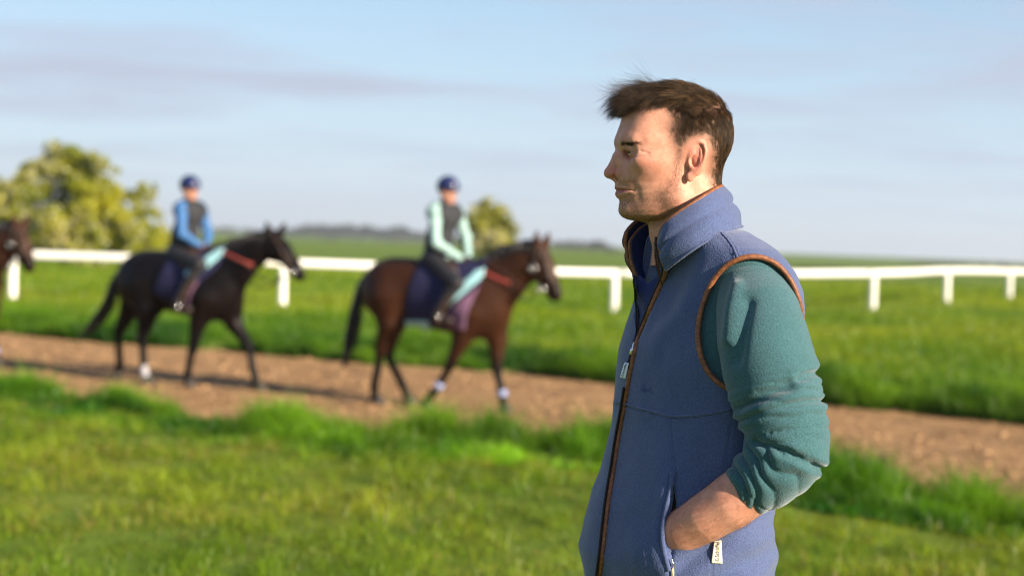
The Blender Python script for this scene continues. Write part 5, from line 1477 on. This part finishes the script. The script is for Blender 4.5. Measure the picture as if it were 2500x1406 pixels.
def wr_sleeve(v, n):
    D = np.linalg.norm(v[:, None, :]-PATH[None, :, :3], axis=2); i = D.argmin(1)
    s = SLEN[i]; t_, N_, B_ = frames(PATH[:, :3], up=(-1, 0.2, 0)); q = v-PATH[i, :3]
    s = s+(q*t_[i]).sum(1)/0.62
    ph = np.arctan2((q*B_[i]).sum(1), (q*N_[i]).sum(1))        # 0 = inner bend side
    x, y = Kpx(v)
    d = 0.0026*fbm(v*10, 3, 81)
    # compression rolls from above the elbow down to the cuff
    def rolls(u, sharp=0.55): return np.abs(np.sin(np.pi*u))**sharp-0.62
    w1 = sstep(0.44, 0.56, s)*sstep(0.74, 0.66, s)
    u1 = s*27+0.55*np.sin(ph+0.4)+1.1*vnoise(np.stack([np.cos(ph)*1.3, np.sin(ph)*1.3, s*7], -1), 3)
    d += 0.0085*w1*rolls(u1)*(0.55+0.45*vnoise(np.stack([np.cos(ph)*1.7, np.sin(ph)*1.7, s*10], -1), 7))
    # fan of folds at the bend and forearm, deeper on the inside
    w2 = sstep(0.66, 0.76, s)*sstep(1.02, 0.96, s)
    u2 = s*17+0.9*np.cos(ph*1.0)+0.9*vnoise(np.stack([np.cos(ph)*1.5, np.sin(ph)*1.5, s*5], -1), 13)
    d += 0.0075*w2*rolls(u2, 0.7)*(0.65+0.45*np.cos(ph))
    # two deep creases across the outer arm and a broad soft fold at the front of the upper arm
    for pts, a, wd in (([(1810, 995), (1860, 968), (1925, 940)], 0.008, 13), ([(2015, 905), (1975, 916), (1950, 924)], 0.007, 9), ([(1850, 1078), (1920, 1100), (1968, 1128), (2020, 1150)], 0.007, 8), ([(1805, 1026), (1880, 998), (1960, 982), (2020, 976)], 0.005, 7)):
        k = seg_d(x, y, pts); d -= a*np.exp(-(k/wd)**2)*(n[:, 2] > -0.2); d += 0.5*a*np.exp(-((k-2.2*wd)/(1.6*wd))**2)*(n[:, 2] > -0.2)
    k = seg_d(x, y, [(1800, 700), (1785, 760), (1778, 830)]); d += 0.009*np.exp(-(k/16)**2)
    k = seg_d(x, y, [(1828, 740), (1815, 800), (1800, 880)]); d -= 0.0075*np.exp(-(k/15)**2)
    # stitched hem at the cuff
    d -= 0.0016*np.exp(-((s-0.955)/0.006)**2)
    return d
sN = normals(sv, sf); sv = sv+sN*wr_sleeve(sv, sN)[:, None]
s2v, s2f = sleeve_mesh(ARMP2, 0.006)
tv, tf = surf_nets(shirt_body, vlo, vhi, 0.009)
shirt_v, shirt_f = merge([(tv, tf), (sv, sf), (s2v, s2f)])
mesh_obj('shirt', mw(shirt_v), shirt_f, TEAL_M, man)

# collar: two-layer band between a lower and an upper line
CB = [(1625, 662, 0.078), (1650, 642, 0.102), (1700, 607, 0.122), (1755, 574, 0.108), (1797, 560, 0.062), (1812, 556, 0.000), (1790, 560, -0.062), (1715, 590, -0.105), (1630, 640, -0.098), (1570, 672, -0.070), (1546, 676, -0.040)]
CT = [(1607, 580, 0.074), (1619, 552, 0.088), (1650, 525, 0.096), (1706, 489, 0.090), (1750, 462, 0.052), (1767, 455, 0.000), (1752, 462, -0.052), (1695, 492, -0.085), (1615, 522, -0.088), (1556, 538, -0.070), (1525, 566, -0.040)]
cb = catmull(np.array([K(*t_) for t_ in CB]), 90); ct = catmull(np.array([K(*t_) for t_ in CT]), 90)
NVv = 22; tt_ = np.linspace(0, 1, NVv)
def band(bot, top, inset, ridge=True):
    g = bot[:, None]*(1-tt_)[None, :, None]+top[:, None]*tt_[None, :, None]
    ax = np.array([K(1690, 560)[0], 0, 0.0]); out = g-ax; out[..., 1] = 0
    cen = g.mean(0); out = g-cen[None]; out[..., 1] *= 0.25; out /= np.linalg.norm(out, axis=2)[..., None]
    prof = 0.006*np.sin(np.pi*tt_)
    if ridge: prof = prof+0.0045*np.exp(-((tt_-0.80)/0.16)**2)+0.0040*np.exp(-((tt_-0.36)/0.20)**2)-0.0040*np.exp(-((tt_-0.60)/0.05)**2)
    nz_ = 0.0016*fbm(g*18, 2, 91)
    return g+out*(prof[None]-inset+nz_)[..., None]
go = band(cb, ct, 0.0); gi = band(cb, ct, 0.0085, False)
def grid_faces(nu, nv, flip=False):
    i, j = np.meshgrid(np.arange(nu-1), np.arange(nv-1), indexing='ij')
    f = np.stack([i*nv+j, (i+1)*nv+j, (i+1)*nv+j+1, i*nv+j+1], -1).reshape(-1, 4)
    return f[:, ::-1] if flip else f
mesh_obj('collar', mw(go.reshape(-1, 3)), grid_faces(90, NVv), VEST_M, vest)
mesh_obj('collar_lining', mw(gi.reshape(-1, 3)), grid_faces(90, NVv, True), LINING_M, vest)
# rim between outer and inner layer is covered by the leather piping
rim = np.concatenate([(go[0]+gi[0])[::1]/2, (go[1:-1, -1]+gi[1:-1, -1])/2, ((go[-1]+gi[-1])/2)[::-1]])
near_px = [(1462, 1440), (1467, 1400), (1474, 1346), (1480, 1290), (1486, 1238), (1493, 1190), (1501, 1145), (1511, 1080), (1517, 1045), (1524, 1008), (1533, 954), (1542, 905), (1550, 865), (1558, 836), (1567, 810), (1579, 783), (1590, 756), (1601, 729), (1613, 703), (1622, 680)]
def dens(pxs, n=70): return catmull(np.array([(a, b, 0) for a, b in pxs], float), n)[:, :2]
npth = np.array([ml(cast(a, b, 0.002)) for a, b in dens(near_px, 90)])
# guard against points that fall into the opening
for it in range(2):
    med = np.array([np.median(npth[max(0, i-3):i+4, 2]) for i in range(len(npth))]); npth[:, 2] = np.where(np.abs(npth[:, 2]-med) > 0.012, med, npth[:, 2])
fpx_ = [(1553, 842), (1555, 800), (1556, 760), (1555, 728), (1553, 700), (1548, 682)]
fpth = np.array([ml(cast(a-2.5, b, 0.002, fb=0.03)) for a, b in dens(fpx_, 24)])
for it in range(2):
    med = np.array([np.median(fpth[max(0, i-3):i+4, 2]) for i in range(len(fpth))]); fpth[:, 2] = np.where(np.abs(fpth[:, 2]-med) > 0.01, med, fpth[:, 2])
pipe_near = smooth_path(np.vstack([npth, rim]), 3)
def leather_tube(name, path, r, ry, parent, mat=PIPE_M):
    path = catmull(path, max(60, int(len(path)*1.6)))
    n = len(path); rr = r*(1+0.06*np.sin(np.arange(n)*2.1)); a, b = tube(path, rr, 8, up=(0, 0, 1), ry=ry); return mesh_obj(name, mw(a), fix_quads(b), mat, parent)
leather_tube('piping', pipe_near, 0.0043, 0.0046, vest)
# the lower far half of the front edge lies behind the near one, tucked against the zip
# zip: tape and two rows of teeth, near and far
def teeth(path, side, step=0.0026, sz=0.0011):
    L = np.concatenate([[0], np.cumsum(np.linalg.norm(np.diff(path, axis=0), axis=1))]); n = int(L[-1]/step)
    pts = np.column_stack([np.interp(np.linspace(0, L[-1], n), L, path[:, k]) for k in range(3)])
    parts_ = []
    for p_ in pts:
        parts_.append(box_v(p_-sz*np.array([1.5, 0.75, 1.5]), p_+sz*np.array([1.5, 0.75, 1.5])))
    return merge(parts_)
upper_near = np.vstack([npth[62:], rim[:22]]); off_n = np.array([-0.0065, 0.0, -0.003])
upper_near = smooth_path(upper_near, 3)+off_n
upper_far = smooth_path(np.vstack([fpth, rim[::-1][:22]]), 3)
zp = mesh_obj('zip', *(lambda a: (mw(a[0]), fix_quads(a[1])))(tube(catmull(upper_near, 60)+[0.002, 0, -0.0015], 0.0028, 6, up=(0, 0, 1), ry=0.0016)), TAPE_M, vest)
mesh_obj('zip_tape', *(lambda a: (mw(a[0]), fix_quads(a[1])))(tube(catmull(upper_far, 60)+[-0.001, 0, -0.001], 0.0032, 6, up=(0, 0, 1), ry=0.0016)), TAPE_M, zp)
low = smooth_path(npth[:58], 4)+np.array([-0.0068, 0, 0.0005])
mesh_obj('zip_tape', *(lambda a: (mw(a[0]), fix_quads(a[1])))(tube(low, 0.0042, 6, up=(0, 0, 1), ry=0.0022)), TAPE_M, zp)
a, b = merge([teeth(catmull(upper_near, 60), 1), teeth(catmull(upper_far, 60)+[0.002, 0, 0.001], -1)])
tag(mesh_obj('zip_teeth', mw(a), b, ZIP_M, zp, smooth=False), kind='stuff')
# lining seen inside the open front
ne = catmull(upper_near[:-12], 50); fe = catmull(upper_far[:-12], 50)
sgrid = np.linspace(0, 1, 14)
g = np.zeros((50, 14, 3))
for k, s0 in enumerate(sgrid):
    ti = np.linspace(0, 49*(1-0.30*math.sin(math.pi*s0)), 50)
    for c_ in range(3): g[:, k, c_] = np.interp(ti, np.arange(50), fe[:, c_])*(1-s0)+np.interp(ti, np.arange(50), ne[:, c_])*s0
dep = 0.002+0.007*np.sin(np.pi*sgrid)[None]*np.linspace(0.15, 1, 50)[:, None]
g[..., 2] -= dep; g[..., 0] += dep*0.5
g += (0.0016*fbm(g*25, 2, 14))[..., None]
mesh_obj('front_lining', mw(g.reshape(-1, 3)), grid_faces(50, 14), LINING_M, vest)
# inner collar of the shirt layer with its own leather edge and zip
ci_b = [(1618, 690, 0.045), (1650, 640, 0.075), (1700, 600, 0.090), (1760, 570, 0.06), (1780, 560, 0.0), (1750, 570, -0.06), (1690, 600, -0.085), (1620, 640, -0.078), (1580, 668, -0.052), (1562, 690, -0.020)]
ci_t = [(1602, 592, 0.048), (1628, 558, 0.066), (1680, 520, 0.070), (1725, 490, 0.045), (1740, 482, 0.0), (1725, 492, -0.045), (1680, 515, -0.068), (1610, 540, -0.070), (1565, 556, -0.052), (1538, 590, -0.026)]
ib = catmull(np.array([K(*t_) for t_ in ci_b]), 70); it_ = catmull(np.array([K(*t_) for t_ in ci_t]), 70)
gc = band(ib, it_, 0.0, False)
inner = mesh_obj('inner_collar', mw(gc.reshape(-1, 3)), grid_faces(70, NVv), LINING_M, man)
s_ = inner.modifiers.new('thickness', 'SOLIDIFY'); s_.thickness = 0.004
irim = np.concatenate([gc[0], gc[1:-1, -1], gc[-1][::-1]])
leather_tube('piping', smooth_path(irim, 2), 0.0026, 0.0028, inner)
a, b = merge([teeth(catmull(gc[0]+[-0.003, 0, 0.002], 30), 1), teeth(catmull(gc[-1]+[0.004, 0, 0.002], 30), 1)])
tag(mesh_obj('zip_teeth', mw(a), b, ZIP_M, inner, smooth=False), kind='stuff')

# armhole piping
ahp = []
for (px, py) in ARMHOLE_S:
    cx, cy = 1840, 790; l = math.hypot(px-cx, py-cy); ux, uy = (px-cx)/l, (py-cy)/l
    p_ = None
    for e in (5, 8, 12, 17):
        v_ = ray(px+ux*e, py+uy*e); v_ = v_/np.linalg.norm(v_); hit = bv_vest.ray_cast(Vector(CAM), Vector(v_))
        if hit[0] is not None:
            q_ = ml(np.array(hit[0])); 
            if q_[2] > 0.02: p_ = q_; break
    ahp.append(p_ if p_ is not None else np.array([np.nan]*3))
ahp = np.array(ahp); ok = ~np.isnan(ahp[:, 0]); idx_ = np.arange(len(ahp))
for k in range(3): ahp[:, k] = np.interp(idx_, idx_[ok], ahp[ok, k], period=len(ahp))
ahp = np.column_stack([np.convolve(np.pad(ahp[:, k], 4, mode='wrap'), np.ones(9)/9, 'valid') for k in range(3)])
ahp = np.roll(ahp, -66, axis=0)
leather_tube('piping', np.vstack([ahp, ahp[:1]]), 0.0046, 0.0048, vest)
# pocket bag as a near-black sheet, standing in for shade inside the slit
pc = np.array([ml(cast(a, b)) for a, b in [(1652, 1160), (1662, 1250), (1655, 1330)]]); 
pkv = np.array([K(a, b, 0.0) for a, b in SLIT]); cen_ = np.array([1640, 1270])
def depth_at(px, py):   # trunk surface towards the camera
    c_ = np.linspace(0.25, 0.0, 120); q_ = np.array([K(px, py, c0) for c0 in c_]).astype(np.float32); d_ = trunk(q_, -0.0105)
    return c_[np.argmax(d_ < 0)]
gx_, gy_ = np.meshgrid(np.linspace(1608, 1664, 10), np.linspace(1155, 1395, 24), indexing='ij')
pkg = np.array([K(a, b, depth_at(a, b)) for a, b in zip(gx_.ravel(), gy_.ravel())])
mesh_obj('pocket_shade_lining', mw(pkg), grid_faces(10, 24, True), TAPE_M, vest)
# raised seams
def cord(name, pxs, r, lift=0.0006, mat=VEST_M, sm=2):
    p_ = np.array([ml(cast(a, b, lift)) for a, b in dens(pxs, 50)])
    if sm > 2: p_[:, 2] = np.array([np.max(p_[max(0, i-4):i+5, 2]) for i in range(len(p_))])
    p_ = smooth_path(p_, sm); a, b = tube(p_, r, 6, up=(0, 0, 1)); return mesh_obj(name, mw(a), fix_quads(b), mat, vest)
cord('seam', [(a, b-4) for a, b in SEAM_H], 0.0022); cord('seam', SEAM_SH, 0.0030)
cord('pocket_hem', [(1642, 1152), (1637, 1190), (1629, 1225), (1621, 1262), (1616, 1300), (1621, 1345), (1633, 1392)], 0.0045, 0.0, VEST_M, 12)
# collar seam
a, b = tube(smooth_path(cb+np.array([0, 0.002, 0]), 2), 0.003, 6); mesh_obj('seam', mw(a), fix_quads(b), VEST_M, vest)
# embroidered mark in the vest's own colour
def ring_px(cx, cy, r, n=22): return [(cx+r*math.cos(t_), cy+r*math.sin(t_)) for t_ in np.linspace(0, 2*math.pi, n)]
DARKTHREAD = simple('tone_on_tone_thread', (0.060, 0.095, 0.235), 0.8, 0.15, 300)
for pxs in (ring_px(1571, 952, 5), ring_px(1571, 952, 2.2), [(1569, 938), (1571, 944), (1574, 939)], [(1580, 955), (1582, 949), (1585, 955)], [(1588, 944), (1588, 958), (1593, 956)]):
    p_ = np.array([ml(cast(a, b, 0.0006)) for a, b in dens(pxs, 26)]); a, b = tube(p_, 0.0007, 5, up=(0, 0, 1)); mesh_obj('embroidery', mw(a), fix_quads(b), DARKTHREAD, vest)

# ---- zip slider, pull and the woven tags
def plate(corners_px, lift, thick, mat, name, parent, tree_=None):
    """small quad laid on the cloth: corners in photo pixels, clockwise from top left"""
    c4 = np.array([ml(cast(a, b, lift, tree_)) for a, b in corners_px]); n_ = np.cross(c4[1]-c4[0], c4[3]-c4[0]); n_ /= np.linalg.norm(n_)
    if n_[2] < 0: n_ = -n_
    u = np.linspace(0, 1, 9); g_ = np.array([[(c4[0]*(1-a)+c4[1]*a)*(1-b)+(c4[3]*(1-a)+c4[2]*a)*b + n_*0.0006*math.sin(3.1*b+a) for a in u] for b in u])
    f = grid_faces(9, 9, True)
    o = mesh_obj(name, mw(g_.reshape(-1, 3)), f, mat, parent); s = o.modifiers.new('thickness', 'SOLIDIFY'); s.thickness = thick; s.offset = 0
    return o, c4, n_
LABEL_M = simple('woven_label_cream', (0.72, 0.66, 0.54), 0.8, 0.06, 400, bump=0.3, bscale=900, bdist=0.0004)
LABEL_W = simple('woven_label_white', (0.70, 0.76, 0.84), 0.8, 0.06, 400)
INK = simple('label_print_black', (0.012, 0.012, 0.014), 0.8, 0.1, 100)
def lettering(c4, n_, parent, lift=0.0016):
    """words running up the tag: a small triangle, then the maker's name"""
    cu = bpy.data.curves.new('lettering', 'FONT'); cu.body = 'Schöffel'; cu.size = 1.0; cu.space_character = 1.05; cu.offset = 0.012
    to = bpy.data.objects.new('lettering', cu); COL.objects.link(to); dg = bpy.context.evaluated_depsgraph_get(); dg.update()
    me = bpy.data.meshes.new_from_object(to.evaluated_get(dg)); v = np.array([x.co[:] for x in me.vertices]); f = [tuple(p.vertices) for p in me.polygons]
    bpy.data.objects.remove(to); bpy.data.meshes.remove(me)
    w = v[:, 0].max(); tri = np.array([[-0.95, 0.0, 0], [-0.15, 0.0, 0], [-0.55, 0.82, 0]]); tin = tri*0.62+tri.mean(0)*0.38
    n0 = len(v); v = np.vstack([v, tri, tin]); f += [(n0, n0+1, n0+4, n0+3), (n0+1, n0+2, n0+5, n0+4), (n0+2, n0, n0+3, n0+5)]
    lo_, hi_ = -1.0, w; up_ = c4[0]-c4[3]; up2 = (c4[0]+c4[1])/2-(c4[3]+c4[2])/2; ac = (c4[1]+c4[2])/2-(c4[0]+c4[3])/2
    t_ = 0.06+0.88*(v[:, 0]-lo_)/(hi_-lo_); sgn = 0.72-0.50*(v[:, 1]/0.82)
    base = (c4[3]+c4[2])/2-ac/2
    q = base+up2[None]*t_[:, None]+ac[None]*sgn[:, None]+n_[None]*lift
    return mesh_obj('lettering', mw(q), f, INK, parent, smooth=False)
lb, c4, n_ = plate([(1740, 1319), (1761, 1318), (1761, 1372), (1740, 1373)], 0.0040, 0.0010, LABEL_M, 'maker_label', vest); lettering(c4, n_, lb)
sl_pts = [(1553, 830), (1549, 850), (1544, 866)]
p_ = np.array([ml(cast(a+3, b, 0.006)) for a, b in sl_pts]); a, b = tube(catmull(p_, 14), [0.0022]*3+[0.0030]*4+[0.0024]*3+[0.0034]*4, 6, up=(0, 0, 1)); sld = mesh_obj('zip_slider', mw(a), fix_quads(b), CHROME, vest)
p_ = np.array([ml(cast(a+3, b, 0.007)) for a, b in [(1544, 866), (1540, 880), (1537, 888)]]); a, b = tube(catmull(p_, 12), 0.0012, 5); mesh_obj('pull_cord', mw(a), fix_quads(b), TAPE_M, sld)
lb, c4, n_ = plate([(1536, 886), (1546, 888), (1536, 925), (1525, 922)], 0.0085, 0.0014, LABEL_W, 'pull_tag', vest); lettering(c4, n_, lb, 0.0020)
# pocket zip pull
p_ = np.array([ml(cast(a, b, 0.006)) for a, b in [(1634, 1362), (1637, 1374), (1638, 1384)]]); a, b = tube(catmull(p_, 12), [0.0016]*4+[0.0026]*4+[0.0015]*4, 6); pk = mesh_obj('pocket_zip_slider', mw(a), fix_quads(b), CHROME, vest)
plate([(1634, 1386), (1642, 1386), (1646, 1425), (1638, 1425)], 0.006, 0.002, simple('pull_tag_bronze', (0.42, 0.33, 0.20), 0.45, 0.2, 200), 'pocket_pull_tag', vest)

# trousers and boots (below the picture, down to the ground)
TROUS = simple('trousers_dark_olive', (0.045, 0.042, 0.030), 0.9, 0.2, 40, bump=0.4, bscale=400, bdist=0.001)
def tr_sdf(p):
    d = legs_sdf(p, 0.012); t_ = trunk(p, -0.012); t_ = smax(t_, p[..., 1]-K(0, 1480)[1], 0.01); t_ = smax(t_, -(p[..., 1]-K(0, 1640)[1]), 0.03)
    return smin(d, t_, 0.05)+0.003*np.sin(p[..., 1]*60+np.sin(p[..., 0]*30)*2)
v, f = surf_nets(tr_sdf, np.array([-0.34, zfoot+0.11, -0.34]), np.array([0.34, K(0, 1470)[1], 0.34]), 0.010); mesh_obj('trousers', mw(v), f, TROUS, man)
for (h_, k_, a_) in legs_pts:
    sole = -0.088
    def bt(p):
        d = chain(p, [a_+FZ*0.12, a_-FZ*0.03], [0.062, 0.056], 0.01); d = smin(d, chain(p, [a_-FZ*0.045-toe_dir*0.02, a_+toe_dir*0.10-FZ*0.048, a_+toe_dir*0.185-FZ*0.055], [0.046, 0.045, 0.036], 0.02), 0.03)
        return smax(d, -((p-a_.astype(np.float32)) @ FZ.astype(np.float32))+sole, 0.006)
    v, f = surf_nets(bt, a_-0.30, a_+0.30, 0.010); mesh_obj('boot', mw(v), f, BOOT_M if 'BOOT_M' in globals() else LINING_M, man)
# ------------------------------------------------------------------ air
hz = NT('haze_air'); hz.n.remove(hz.b)
pv = hz.add('ShaderNodeVolumePrincipled', {'Color': (0.80, 0.88, 1.0, 1), 'Density': 0.00026, 'Anisotropy': 0.2})
hz.l.new(pv.outputs[0], hz.o.inputs['Volume'])
a, b = box_v((-2700, -120, -4.0), (2700, 4300, 60.0))
tag(mesh_obj('haze', a, b, hz.m, smooth=False), 'thin pale summer haze over the fields', 'haze', kind='stuff')
